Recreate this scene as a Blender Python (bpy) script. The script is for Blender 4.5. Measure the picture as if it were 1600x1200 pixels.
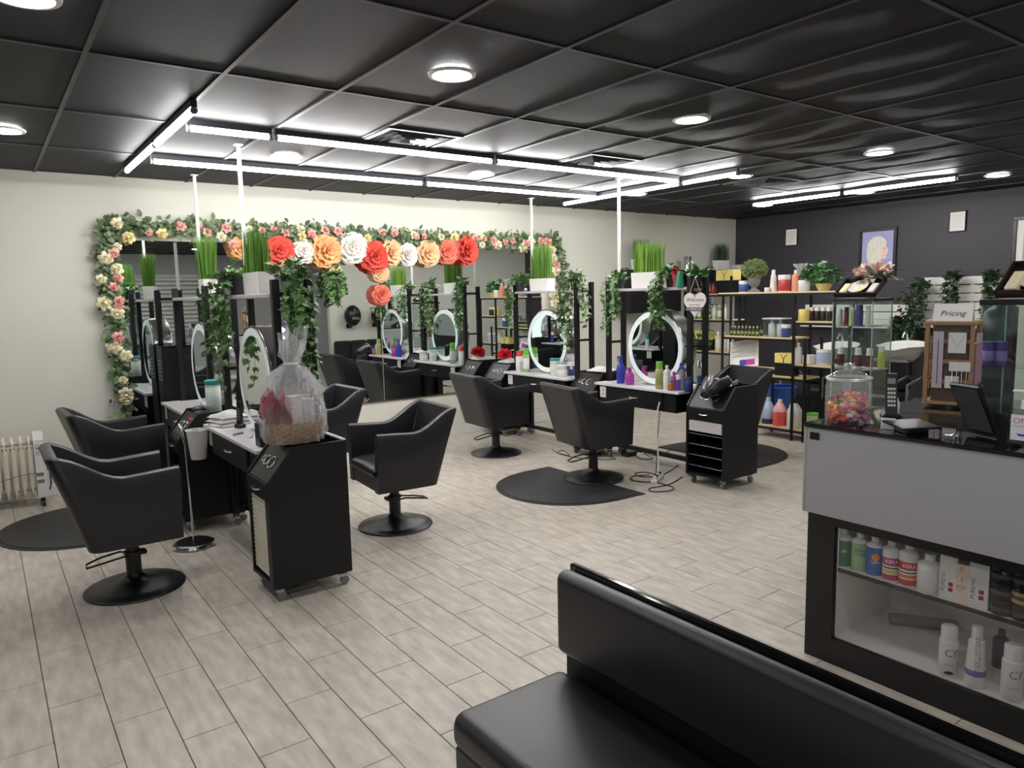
import bpy, math, random
from mathutils import Vector, Matrix
random.seed(7)
for o in list(bpy.data.objects): bpy.data.objects.remove(o)
SC = bpy.context.scene; COL = SC.collection
PI = math.pi; R = math.radians
# ---------------------------------------------------------------- camera
HC = 1.70; FPX = 1138.26
def cam_axes(y, p, r):
    f = Vector((math.cos(p)*math.sin(y), math.cos(p)*math.cos(y), math.sin(p)))
    rt = Vector((math.cos(y), -math.sin(y), 0)); up = rt.cross(f)
    c, s = math.cos(r), math.sin(r)
    return c*rt+s*up, -s*rt+c*up, f
RT, UP, FW = cam_axes(R(36.008), R(-6.942), R(-1.235))
CAM = Vector((0, 0, HC))
cd = bpy.data.cameras.new('camera'); cam = bpy.data.objects.new('camera', cd); COL.objects.link(cam)
cd.sensor_width = 36; cd.lens = 36*FPX/1600; cd.clip_start = .02; cd.clip_end = 100
M4 = Matrix.Identity(4)
for i, a in enumerate((RT, UP, -FW)):
    for j in range(3): M4[j][i] = a[j]
M4[0][3], M4[1][3], M4[2][3] = CAM
cam.matrix_world = M4; SC.camera = cam
# ---------------------------------------------------------------- world, exposure, lamp strengths
w = bpy.data.worlds.new('world'); SC.world = w; w.use_nodes = True
w.node_tree.nodes['Background'].inputs[0].default_value = (.92, .95, 1, 1); w.node_tree.nodes['Background'].inputs[1].default_value = 1.3
SC.view_settings.view_transform = 'Standard'; SC.view_settings.look = 'None'
SC.view_settings.gamma = 1; SC.view_settings.use_curve_mapping = False
SC.view_settings.exposure = 0.66
SC.cycles.transparent_max_bounces = 32
LAMP_DOWN, LAMP_TUBE, LAMP_RING = 60.0, 45.0, .07
# ---------------------------------------------------------------- helpers
def ray(px, py): return RT*((px-800)/FPX) + UP*(-(py-600)/FPX) + FW
def P(px, py, x=None, y=None, z=None):
    d = ray(px, py)
    t = (x/d.x) if x is not None else (y/d.y) if y is not None else (z-HC)/d.z
    return CAM + d*t
def mpp(p): return (Vector(p)-CAM).dot(FW)/FPX     # metres per photo pixel at a point
def lin(c):
    c = c/255.0
    return c/12.92 if c <= .04045 else ((c+.055)/1.055)**2.4
def rgb(r, g, b): return (lin(r), lin(g), lin(b), 1)
MATS = {}
def mat(name, col, rough=.5, metal=0, spec=.5, var=0, nscale=30, bump=0, bscale=200, emit=0, coat=0, island=0, stretch=None, trans=0, sheen=0):
    if name in MATS: return MATS[name]
    m = bpy.data.materials.new(name); m.use_nodes = True; nt = m.node_tree; N = nt.nodes; L = nt.links
    b = N['Principled BSDF']; b.inputs['Base Color'].default_value = col
    b.inputs['Roughness'].default_value = rough; b.inputs['Metallic'].default_value = metal
    b.inputs['Specular IOR Level'].default_value = spec; b.inputs['Coat Weight'].default_value = coat
    b.inputs['Transmission Weight'].default_value = trans
    if sheen: b.inputs['Sheen Weight'].default_value = sheen
    geo = N.new('ShaderNodeNewGeometry')
    mp = N.new('ShaderNodeMapping'); L.new(geo.outputs['Position'], mp.inputs[0])
    if stretch: mp.inputs['Scale'].default_value = stretch
    if var or island:
        nz = N.new('ShaderNodeTexNoise'); nz.inputs['Scale'].default_value = nscale; nz.inputs['Detail'].default_value = 5
        L.new(mp.outputs[0], nz.inputs['Vector'])
        add = N.new('ShaderNodeMath'); add.operation = 'MULTIPLY_ADD'; add.inputs[1].default_value = 2*var; add.inputs[2].default_value = 1-var
        L.new(nz.outputs[0], add.inputs[0]); val = add.outputs[0]
        if island:
            a2 = N.new('ShaderNodeMath'); a2.operation = 'MULTIPLY_ADD'; a2.inputs[1].default_value = 2*island; a2.inputs[2].default_value = -island
            L.new(geo.outputs['Random Per Island'], a2.inputs[0])
            a3 = N.new('ShaderNodeMath'); a3.operation = 'ADD'; L.new(val, a3.inputs[0]); L.new(a2.outputs[0], a3.inputs[1]); val = a3.outputs[0]
        vm = N.new('ShaderNodeVectorMath'); vm.operation = 'SCALE'; vm.inputs[0].default_value = col[:3]
        L.new(val, vm.inputs['Scale']); L.new(vm.outputs[0], b.inputs['Base Color'])
    if bump:
        n2 = N.new('ShaderNodeTexNoise'); n2.inputs['Scale'].default_value = bscale; n2.inputs['Detail'].default_value = 3
        L.new(mp.outputs[0], n2.inputs['Vector'])
        bp = N.new('ShaderNodeBump'); bp.inputs['Strength'].default_value = bump; bp.inputs['Distance'].default_value = .01
        L.new(n2.outputs[0], bp.inputs['Height']); L.new(bp.outputs[0], b.inputs['Normal'])
    if emit:
        b.inputs['Emission Color'].default_value = col; b.inputs['Emission Strength'].default_value = emit
    MATS[name] = m; return m
def fresnel(m, ior):                       # same reflectance on both faces of a pane
    N = m.node_tree.nodes; L = m.node_tree.links; g = N.new('ShaderNodeNewGeometry'); k = N.new('ShaderNodeMath'); k.operation = 'MULTIPLY_ADD'
    k.inputs[1].default_value = 1/ior-ior; k.inputs[2].default_value = ior; L.new(g.outputs['Backfacing'], k.inputs[0])
    fr = N.new('ShaderNodeFresnel'); L.new(k.outputs[0], fr.inputs[0]); return fr
def glass(name, tint=(.93, .97, .95, 1), refl=.9):
    if name in MATS: return MATS[name]
    m = bpy.data.materials.new(name); m.use_nodes = True; nt = m.node_tree; N = nt.nodes; L = nt.links
    N.remove(N['Principled BSDF']); out = N['Material Output']
    t = N.new('ShaderNodeBsdfTransparent'); t.inputs[0].default_value = tint
    g = N.new('ShaderNodeBsdfGlossy'); g.inputs['Roughness'].default_value = .02; g.inputs[0].default_value = (refl, refl, refl, 1)
    fr = fresnel(m, 1.5)
    mx = N.new('ShaderNodeMixShader'); L.new(fr.outputs[0], mx.inputs[0]); L.new(t.outputs[0], mx.inputs[1]); L.new(g.outputs[0], mx.inputs[2])
    L.new(mx.outputs[0], out.inputs[0]); MATS[name] = m; return m
class MB:
    def __init__(s): s.v = []; s.f = []
    def add(s, vs, fs):
        n = len(s.v); s.v += [tuple(p) for p in vs]; s.f += [tuple(i+n for i in f) for f in fs]; return s
    def box(s, x0, y0, z0, x1, y1, z1):
        x0, x1 = min(x0, x1), max(x0, x1); y0, y1 = min(y0, y1), max(y0, y1); z0, z1 = min(z0, z1), max(z0, z1)
        return s.add([(x0,y0,z0),(x1,y0,z0),(x1,y1,z0),(x0,y1,z0),(x0,y0,z1),(x1,y0,z1),(x1,y1,z1),(x0,y1,z1)],
                     [(0,3,2,1),(4,5,6,7),(0,1,5,4),(1,2,6,5),(2,3,7,6),(3,0,4,7)])
    def rbox(s, x0, y0, z0, x1, y1, z1, r=.005):
        x0, x1 = min(x0, x1), max(x0, x1); y0, y1 = min(y0, y1), max(y0, y1); z0, z1 = min(z0, z1), max(z0, z1)
        r = min(r, (x1-x0)*.45, (y1-y0)*.45, (z1-z0)*.45)
        lo = (x0, y0, z0); hi = (x1, y1, z1); vs = []; idx = {}
        for cx in (0, 1):
            for cy in (0, 1):
                for cz in (0, 1):
                    c = (cx, cy, cz)
                    for ax in range(3):
                        p = [(hi[k]-r if c[k] else lo[k]+r) for k in range(3)]
                        p[ax] = hi[ax] if c[ax] else lo[ax]
                        idx[c+(ax,)] = len(vs); vs.append(tuple(p))
        fs = []
        for ax in range(3):
            o = [k for k in range(3) if k != ax]
            for side in (0, 1):
                q = []
                for a, b2 in ((0,0),(1,0),(1,1),(0,1)):
                    c = [0,0,0]; c[ax] = side; c[o[0]] = a; c[o[1]] = b2; q.append(idx[tuple(c)+(ax,)])
                if (side == 1) != (ax != 1): q.reverse()
                fs.append(tuple(q))
        for ax in range(3):                       # edges along ax
            o = [k for k in range(3) if k != ax]
            for a in (0, 1):
                for b2 in (0, 1):
                    c0 = [0,0,0]; c0[o[0]] = a; c0[o[1]] = b2; c1 = list(c0); c1[ax] = 1
                    q = [idx[tuple(c0)+(o[0],)], idx[tuple(c1)+(o[0],)], idx[tuple(c1)+(o[1],)], idx[tuple(c0)+(o[1],)]]
                    fs.append(tuple(q))
        for cx in (0, 1):
            for cy in (0, 1):
                for cz in (0, 1):
                    fs.append(tuple(idx[(cx,cy,cz,k)] for k in range(3)))
        ctr = Vector(((x0+x1)/2, (y0+y1)/2, (z0+z1)/2)); out = []
        for f in fs:
            a, b2, c = (Vector(vs[i]) for i in f[:3]); fc = sum((Vector(vs[i]) for i in f), Vector())/len(f)
            out.append(f if (b2-a).cross(c-a).dot(fc-ctr) > 0 else f[::-1])
        return s.add(vs, out)
    def cyl(s, p0, p1, r0, r1=None, n=14, cap=True):
        r1 = r0 if r1 is None else r1; p0 = Vector(p0); p1 = Vector(p1); d = (p1-p0).normalized()
        a = d.orthogonal().normalized(); b2 = d.cross(a); vs = []
        for p, r in ((p0, r0), (p1, r1)):
            for i in range(n):
                t = 2*PI*i/n; vs.append(p+(a*math.cos(t)+b2*math.sin(t))*r)
        fs = [(i, (i+1)%n, n+(i+1)%n, n+i) for i in range(n)]
        if cap: fs += [tuple(range(n))[::-1], tuple(range(n, 2*n))]
        return s.add(vs, fs)
    def lathe(s, prof, n=20, c=(0,0,0), sx=1, sy=1, cap=True):
        vs = []; fs = []; m = len(prof)
        for r, z in prof:
            for i in range(n):
                t = 2*PI*i/n; vs.append((c[0]+r*math.cos(t)*sx, c[1]+r*math.sin(t)*sy, c[2]+z))
        for k in range(m-1):
            for i in range(n): fs.append((k*n+i, k*n+(i+1)%n, (k+1)*n+(i+1)%n, (k+1)*n+i))
        if cap and prof[0][0] > 1e-5: fs.append(tuple(range(n))[::-1])
        if cap and prof[-1][0] > 1e-5: fs.append(tuple((m-1)*n+i for i in range(n)))
        return s.add(vs, fs)
    def tube(s, pts, r, n=7, closed=False):
        pts = [Vector(p) for p in pts]; k = len(pts); vs = []; fs = []; a = None
        for i, p in enumerate(pts):
            d = (pts[(i+1)%k]-pts[i-1]) if closed else (pts[min(i+1, k-1)]-pts[max(i-1, 0)])
            d = d.normalized() if d.length > 1e-9 else Vector((0,0,1))
            a = d.orthogonal().normalized() if a is None else (a-d*a.dot(d)).normalized()
            b2 = d.cross(a)
            for j in range(n):
                t = 2*PI*j/n; vs.append(p+(a*math.cos(t)+b2*math.sin(t))*r)
        for i in range(k if closed else k-1):
            for j in range(n):
                i2 = (i+1) % k; fs.append((i*n+j, i*n+(j+1)%n, i2*n+(j+1)%n, i2*n+j))
        if not closed: fs += [tuple(range(n))[::-1], tuple((k-1)*n+j for j in range(n))]
        return s.add(vs, fs)
    def prism(s, poly, axis, a, b2):
        def mk(u, v, t): return {'x': (t, u, v), 'y': (u, t, v), 'z': (u, v, t)}[axis]
        n = len(poly); vs = [mk(u, v, a) for u, v in poly]+[mk(u, v, b2) for u, v in poly]
        ar = sum(poly[i][0]*poly[(i+1)%n][1]-poly[(i+1)%n][0]*poly[i][1] for i in range(n))
        fs = [tuple(range(n))[::-1], tuple(range(n, 2*n))]+[(i, (i+1)%n, n+(i+1)%n, n+i) for i in range(n)]
        if ((ar < 0) != (axis == 'y')) != (b2 < a): fs = [f[::-1] for f in fs]
        return s.add(vs, fs)
    def sph(s, c, rx, ry=None, rz=None, n=12, m=8):
        ry = ry or rx; rz = rz or rx
        vs = [(c[0], c[1], c[2]-rz)]; fs = []
        for k in range(1, m):
            t = PI*k/m
            for i in range(n):
                u = 2*PI*i/n; vs.append((c[0]+rx*math.sin(t)*math.cos(u), c[1]+ry*math.sin(t)*math.sin(u), c[2]-rz*math.cos(t)))
        vs.append((c[0], c[1], c[2]+rz)); e = len(vs)-1
        for i in range(n):
            fs.append((0, 1+(i+1)%n, 1+i)); fs.append((e, 1+(m-2)*n+i, 1+(m-2)*n+(i+1)%n))
            for k in range(m-2): fs.append((1+k*n+i, 1+k*n+(i+1)%n, 1+(k+1)*n+(i+1)%n, 1+(k+1)*n+i))
        return s.add(vs, fs)
    def grid(s, fn, nu, nv):
        vs = [fn(i/nu, j/nv) for i in range(nu+1) for j in range(nv+1)]
        fs = [(i*(nv+1)+j, (i+1)*(nv+1)+j, (i+1)*(nv+1)+j+1, i*(nv+1)+j+1) for i in range(nu) for j in range(nv)]
        return s.add(vs, fs)
    def xf(s, mtx):
        s.v = [tuple(mtx @ Vector(p)) for p in s.v]; return s
    def mesh(s, name, m=None, smooth=35):
        me = bpy.data.meshes.new(name); me.from_pydata(s.v, [], s.f)
        if m: me.materials.append(m)
        if smooth:
            me.polygons.foreach_set('use_smooth', [True]*len(me.polygons)); me.update()
            me.set_sharp_from_angle(angle=R(smooth))
        me.update(); return me
    def build(s, name, m, parent=None, smooth=35, loc=None, rz=0):
        return obj(name, s.mesh(name, m, smooth), parent, loc, rz)
def obj(name, me, parent=None, loc=None, rz=0):
    o = bpy.data.objects.new(name, me); COL.objects.link(o)
    if loc is not None: o.location = loc
    if rz: o.rotation_euler.z = rz
    if parent: o.parent = parent
    return o
def tag(o, label=None, cat=None, group=None, kind=None):
    if label: o['label'] = label
    if cat: o['category'] = cat
    if group: o['group'] = group
    if kind: o['kind'] = kind
    return o
def thing(name, label, cat, loc=(0,0,0), rz=0, group=None):
    o = bpy.data.objects.new(name, None); COL.objects.link(o); o.location = loc; o.rotation_euler.z = rz; o.empty_display_size = .1
    return tag(o, label, cat, group)
def dup(o, loc, rz=0, label=None, group=None, parent=None, scale=None):
    c = o.copy(); COL.objects.link(c); c.parent = parent
    if parent is None:
        c.location = loc; c.rotation_euler.z = rz
        if scale: c.scale = (scale, scale, scale)
    if label: c['label'] = label
    if group: c['group'] = group
    for ch in [q for q in bpy.data.objects if q.parent == o]: dup(ch, None, parent=c)
    return c
_dg = None
def text_mesh(s, size, m, bend=None, depth=0, align='CENTER', shear=0):
    cu = bpy.data.curves.new('t', 'FONT'); cu.body = s; cu.size = size; cu.align_x = align; cu.align_y = 'CENTER'; cu.resolution_u = 2; cu.extrude = depth; cu.shear = shear
    ob = bpy.data.objects.new('t', cu); COL.objects.link(ob)
    bpy.context.view_layer.update()
    me = bpy.data.meshes.new_from_object(ob.evaluated_get(bpy.context.evaluated_depsgraph_get()))
    bpy.data.objects.remove(ob); bpy.data.curves.remove(cu)
    if bend:                                             # wrap round a vertical cylinder of radius bend, facing -X
        for v in me.vertices:
            a = v.co.x/bend; x, z = v.co.x, v.co.y
            v.co = (-bend*math.cos(a), -bend*math.sin(a), z)
    me.materials.clear(); me.materials.append(m); return me
# ---------------------------------------------------------------- materials
WHITEWALL = mat('white_wall_paint', rgb(216, 214, 203), .6, var=.03, nscale=3, bump=.05, bscale=120)
DARKWALL = mat('charcoal_wall_paint', rgb(58, 55, 62), .55, var=.06, nscale=4, bump=.05, bscale=120)
GREYWALL = mat('grey_wall_paint', rgb(190, 192, 190), .6, var=.03, nscale=3)
CEILB = mat('black_ceiling_paint', rgb(19, 18, 27), .6, spec=.3, var=.1, nscale=60, bump=.25, bscale=260)
BARB = mat('black_grid_bar', rgb(48, 46, 54), .45)
TILE = mat('wood_look_tile', rgb(193, 184, 172), .42, var=.5, nscale=10, island=.07, stretch=(2.2, .55, 1), bump=.04, bscale=40)
GROUT = mat('dark_grout', rgb(84, 78, 74), .8)
WHITETRIM = mat('white_trim', rgb(225, 224, 218), .45)
LEATHER = mat('black_vinyl', rgb(20, 19, 27), .38, spec=.6, bump=.06, bscale=420)
BLKLAM = mat('black_laminate', rgb(15, 14, 20), .45, spec=.4, var=.08, nscale=20)
BLKGLOSS = mat('black_gloss', rgb(14, 13, 15), .07, coat=.5)
BLKMETAL = mat('black_metal', rgb(15, 15, 19), .38)
BLKPLAS = mat('black_plastic', rgb(18, 18, 21), .35)
RUBBER = mat('black_rubber_mat', rgb(46, 44, 48), .5, var=.08, nscale=30, bump=.08, bscale=300)
CHROME = mat('chrome', rgb(225, 225, 228), .2, metal=1)
SILVER = mat('brushed_silver', rgb(190, 190, 192), .22, metal=1)
MARBLE = mat('white_marble_laminate', rgb(224, 221, 224), .25, var=.07, nscale=9)
SHELFG = mat('grey_white_laminate', rgb(196, 190, 192), .35)
MIRROR = mat('mirror_silvering', rgb(226, 232, 230), .0, metal=1)
RINGM = mat('frosted_ring', (.86, .93, .92, 1), .4, emit=LAMP_RING)
TUBEM = mat('led_tube_glow', (1, .985, .96, 1), .4, emit=LAMP_TUBE)
DOWNM = mat('downlight_glow', (1, .985, .96, 1), .4, emit=LAMP_DOWN)
WHITEP = mat('white_plastic', rgb(228, 226, 222), .35)
CREAM = mat('cream_enamel', rgb(222, 214, 196), .35)
GREYP = mat('grey_plastic', rgb(120, 120, 124), .4)
WOODL = mat('pale_pine', rgb(226, 200, 158), .5, var=.14, nscale=12, stretch=(3, .6, 3))
WOODT = mat('tan_wood', rgb(168, 130, 96), .5, var=.18, nscale=14, stretch=(1, 1, .3))
CERAM = mat('white_ceramic', rgb(232, 230, 226), .18, coat=.3)
PAPER = mat('white_paper', rgb(236, 234, 230), .7)
CLEAR = glass('clear_glass')
CLEARG = glass('greenish_pane_glass', (.93, .97, .955, 1))
INK = mat('black_ink', rgb(28, 26, 30), .6)
def plain(name, r, g, b, rough=.4): return mat(name, rgb(r, g, b), rough)
# ---------------------------------------------------------------- room shell
X0, X1, Y0, Y1, ZC = -2.6, 10.1, -4.0, 7.6, 2.84
def struct(name, mb, m, smooth=0): return tag(mb.build(name, m, None, smooth), kind='structure')
wb = struct('wall_back', MB().box(X0-.2, Y1, -.02, X1+.2, Y1+.15, ZC+.12), WHITEWALL)
wr = struct('wall_right', MB().box(X1, Y0-.2, -.02, X1+.15, Y1, ZC+.12), DARKWALL)
wf = struct('wall_front', MB().box(X0-.2, Y0-.15, -.02, X1+.2, Y0, ZC+.12), GREYWALL)
wl = struct('wall_left', MB().box(X0-.15, Y0, -.02, X0, -3.2, ZC+.12).box(X0-.15, .9, -.02, X0, Y1, ZC+.12).box(X0-.15, -3.2, -.02, X0, .9, .45).box(X0-.15, -3.2, 2.45, X0, .9, ZC+.12), DARKWALL)
w2 = struct('added_window', MB().box(X0-.09, -3.2, .45, X0-.08, .9, 2.45), CLEARG)  # unseen window, added to let daylight fall on the counter front
for y_ in (-3.2, -1.85, -.5, .84): MB().box(X0-.11, y_, .45, X0-.05, y_+.06, 2.45).build('mullion', BARB, w2, 0)
wp = struct('wall_partition', MB().box(5.41, 1.76, 0, X1, 1.88, ZC), WHITEWALL)
struct('baseboard_back', MB().rbox(X0, Y1-.014, 0, X1, Y1, .11, .004), WHITETRIM)
struct('baseboard_right', MB().rbox(X1-.014, 1.88, 0, X1, Y1-.014, .11, .004), WHITETRIM)
struct('baseboard_front', MB().rbox(X0, Y0, 0, X1, Y0+.014, .11, .004), WHITETRIM)
struct('baseboard_left', MB().rbox(X0, Y0+.014, 0, X0+.014, Y1-.014, .11, .004), WHITETRIM)
# window with blinds in the wall behind the camera (seen in the wall mirror)
wn = struct('window_1', MB().box(2.2, Y0, .9, 4.8, Y0+.03, 2.3), CLEARG)
wfm = MB()
for a in ((2.13, .83, 4.87, .9), (2.13, 2.3, 4.87, 2.37), (2.13, .9, 2.2, 2.3), (4.8, .9, 4.87, 2.3)): wfm.box(a[0], Y0, a[1], a[2], Y0+.06, a[3])
wfm.build('window_frame', WHITETRIM, wn, 0)
slat = MB().rbox(2.2, Y0+.035, 0, 4.8, Y0+.05, .07, .003).mesh('blind_slat', WHITEP, 0)
for k in range(14): obj('blind_slat', slat, wn, (0, 0, .92+.1*k))
# floor: each tile plank is a piece
fl = struct('floor', MB().box(X0-.2, Y0-.2, -.06, X1+.2, Y1+.2, -.004), GROUT)
PW, PL, SX, SY = .2035, .5925, 1.111, 3.225
pk = MB().rbox(.0018, .0018, -.012, PW-.0018, PL-.0018, 0, .0015).mesh('floor_plank', TILE, 0)
cells = []
i0 = int((X0-SX)/PW)-1; i1 = int((X1-SX)/PW)+1
for i in range(i0, i1+1):
    for j in range(-16, 10):
        x = SX+PW*i; y = SY+PL*j + (.5*PL if i % 2 else 0)
        if x+PW < X0 or x > X1 or y+PL < Y0 or y > Y1: continue
        c = Vector((x+PW/2, y+PL/2, 0)); q = c-CAM; dz = q.dot(FW)
        vis = dz > .3 and abs(q.dot(RT)/dz) < .74 and -.56 < q.dot(UP)/dz < .56
        if vis and (3.0 < c.x < 5.3 and c.y < 1.8): vis = False
        cells.append((0 if vis else 1, dz if vis else c.length, x, y))
cells.sort(); rest = MB()
for n, (v, d, x, y) in enumerate(cells):
    if n < 300 and v == 0: obj('floor_plank', pk, fl, (x, y, 0))
    else:
        xa, xb, ya, yb = max(x+.0018, X0), min(x+PW-.0018, X1), max(y+.0018, Y0), min(y+PL-.0018, Y1)
        if xb > xa and yb > ya: rest.box(xa, ya, -.012, xb, yb, 0)
tag(rest.build('floor_plank_field', TILE, fl, 0), kind='stuff')
# ceiling: grid bars and drop-in panels
ce = struct('ceiling', MB().box(X0-.2, Y0-.2, ZC+.06, X1+.2, Y1+.2, ZC+.14), BARB)
gx = [.5+.61*k for k in range(-5, 16)]; gx = [x for x in gx if X0 < x < X1-.05]; gy = [Y1-1.22*k for k in range(1, 10)]
for x in gx: MB().box(x-.012, Y0, ZC-.002, x+.012, Y1, ZC+.03).build('grid_bar', BARB, ce, 0)
for y in gy: MB().box(X0, y-.012, ZC-.0015, X1, y+.012, ZC+.03).build('grid_bar', BARB, ce, 0)
def panel_mesh(sag, seed, ly=1.20):
    rd = random.Random(seed); ph = rd.random()*6; am = sag
    mb = MB()
    def f(u, v):
        e = math.sin(PI*u)*math.sin(PI*v)
        return ((u-.5)*.592, (v-.5)*ly, -am*e*(.8+.5*math.sin(2.6*PI*v+ph)+.35*math.sin(2*PI*u+ph*2)))
    mb.grid(f, 6, 10); n = len(mb.v); mb.f = [q[::-1] for q in mb.f]
    return mb.mesh('ceiling_tile', CEILB, 60)
flat = [panel_mesh(0, k) for k in range(3)]; saggy = [panel_mesh(.010, k) for k in range(10, 16)]
half = panel_mesh(0, 3, .592)
VENTS = [(2.635, 4.855), (4.465, 4.855), (6.905, 4.855)]
xs = [X0]+gx+[X1]; ys = [Y1]+gy+[Y0]; rd = random.Random(4)
for a in range(len(xs)-1):
    for b in range(len(ys)-1):
        cx = (xs[a]+xs[a+1])/2; cy = (ys[b]+ys[b+1])/2; sxx = (xs[a+1]-xs[a])/.61; syy = (ys[b]-ys[b+1])/1.22
        if sxx < .06 or syy < .06: continue
        if any(abs(vx-cx) < .1 and abs(vy-cy) < .7 for vx, vy in VENTS):
            obj('ceiling_tile', half, ce, (cx, cy-.305, ZC+.004)); continue
        me = rd.choice(saggy) if (cx > 2.9 and cy < 5.3) or cx > 6.2 else rd.choice(flat)
        o = obj('ceiling_tile', me, ce, (cx, cy, ZC+.006)); o.scale = (sxx, syy, 1)
# ---------------------------------------------------------------- ceiling fixtures
trim = MB().lathe([(.098, -.006), (.102, -.012), (.122, -.010), (.126, 0), (.098, 0)], 28, cap=False).mesh('trim_ring', WHITETRIM)
lens = MB().lathe([(0, -.004), (.098, -.006), (.098, -.001)], 28).mesh('lens', DOWNM); lens.flip_normals()
dl = [(.24, 3.34), (2.08, 3.33), (3.94, 3.33), (.24, 5.88), (2.1, 5.88), (3.95, 5.85), (6.3, 3.29), (6.29, 4.69), (6.3, 6.13), (8.72, 3.3), (8.72, 4.72), (8.71, 6.1)]
dl += [(x, y) for x in (-1.6, .24, 2.09, 3.94, 6.3, 8.7) for y in (.8, -1.7)] + [(-1.6, 3.34), (-1.6, 5.88)]
DLN = ['over the salon chair beside the chrome stand', 'over the open floor before the gift basket cart', 'over the open floor before the dark mat', 'over the mat nearest the oil heater', 'inside the tube rectangle near the paper flowers', 'inside the tube rectangle near the second vent', 'over the floor before the bottle shelf', 'at the end of the tubes closing the tube rectangle', 'beyond the tube rectangle near the round wall sensor', 'beyond the free end of the charcoal wall tubes', 'beside the joint of the charcoal wall tubes', 'at the corner end of the charcoal wall tubes']
for n_, (x, y) in enumerate(dl):
    t = thing('downlight', 'round recessed LED downlight '+(DLN[n_] if n_ < 12 else 'over the waiting side of the room'), 'downlight', (x, y, ZC-.002), 0, 'recessed downlights in the black ceiling')
    obj('trim_ring', trim, t); obj('lens', lens, t)
TN = [0]
def led_tube(ax, c, a, b, label):
    z = ZC-.058; TN[0] += 1
    t = thing('led_tube_light', label, 'tube light', (c, (a+b)/2, z) if ax == 'y' else ((a+b)/2, c, z), 0, 'LED tube lights on the black ceiling')
    h = (b-a)/2; d = Vector((0, 1, 0)) if ax == 'y' else Vector((1, 0, 0)); s = Vector((d.y, d.x, 0))
    MB().cyl(-d*(h-.02), d*(h-.02), .017, n=12).build('tube', TUBEM, t)
    p, q = -d*h-s*.018, d*h+s*.018
    MB().box(p.x, p.y, .018, q.x, q.y, .056).build('housing', BARB, t, 0)
    for e in (-1, 1): MB().cyl(d*e*(h-.02), d*e*h, .02, n=10).build('end_cap', GREYP, t)
for ax_, c_, a, b, lb in (('y', 1.095, 4.52, 5.62, 'LED tube over the styling station, crossing the long row beside the vents'), ('y', 1.095, 5.64, 6.84, 'LED tube over the salon mat, running to the white wall'),
    ('x', 5.0, 1.16, 1.69, 'shortest LED tube of the long row beside the ceiling vents'), ('x', 5.0, 1.71, 3.49, 'middle LED tube of the long row beside the ceiling vents'), ('x', 5.0, 3.51, 5.72, 'longest LED tube of the long row, beneath the second ceiling vent'),
    ('x', 6.28, 1.18, 3.56, 'LED tube nearest the paper flowers, ending at the salon mat tube'), ('x', 6.28, 3.58, 5.80, 'LED tube parallel to the wall mirror, ending over the second island'),
    ('y', 5.845, 4.38, 5.05, 'short LED tube end sticking out beyond the second island'), ('y', 5.845, 5.07, 6.9, 'LED tube closing the rectangle over the back of the second island'),
    ('y', 8.15, 3.45, 4.66, 'LED tube along the charcoal wall, farther from the white wall'), ('y', 8.15, 4.68, 5.88, 'LED tube along the charcoal wall, nearer to the white wall')): led_tube(ax_, c_, a, b, lb)
for k, (vx, vy) in enumerate(VENTS):
    t = thing('ceiling_vent', ['black square ceiling vent above the first styling island side', 'black square ceiling vent above the second styling island', 'black square ceiling vent near the charcoal wall tube lights'][k], 'vent', (vx, vy, ZC), 0, 'square ceiling vents')
    f = MB()
    for a in ((-.297, -.297, .297, -.26), (-.297, .26, .297, .297), (-.297, -.26, -.26, .26), (.26, -.26, .297, .26)): f.box(a[0], a[1], -.008, a[2], a[3], .006)
    f.build('vent_frame', BARB, t, 0)
    for r in (.225, .165, .105, .05):
        g = MB(); o_, i_ = r, r-.022
        ring = [[(sx*q, sy*q) for sx, sy in ((-1,-1),(1,-1),(1,1),(-1,1))] for q in (o_, i_)]
        for e in range(4):
            a, b = ring[0][e], ring[0][(e+1)%4]; c, d = ring[1][(e+1)%4], ring[1][e]
            g.add([(a[0], a[1], -.012), (b[0], b[1], -.012), (c[0], c[1], .012), (d[0], d[1], .012)], [(0,1,2,3)])
        g.build('louver', GREYP, t, 0)
    MB().box(-.27, -.27, .02, .27, .27, .025).build('duct_opening', plain('duct_black', 5, 5, 6, .9), t, 0)
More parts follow.
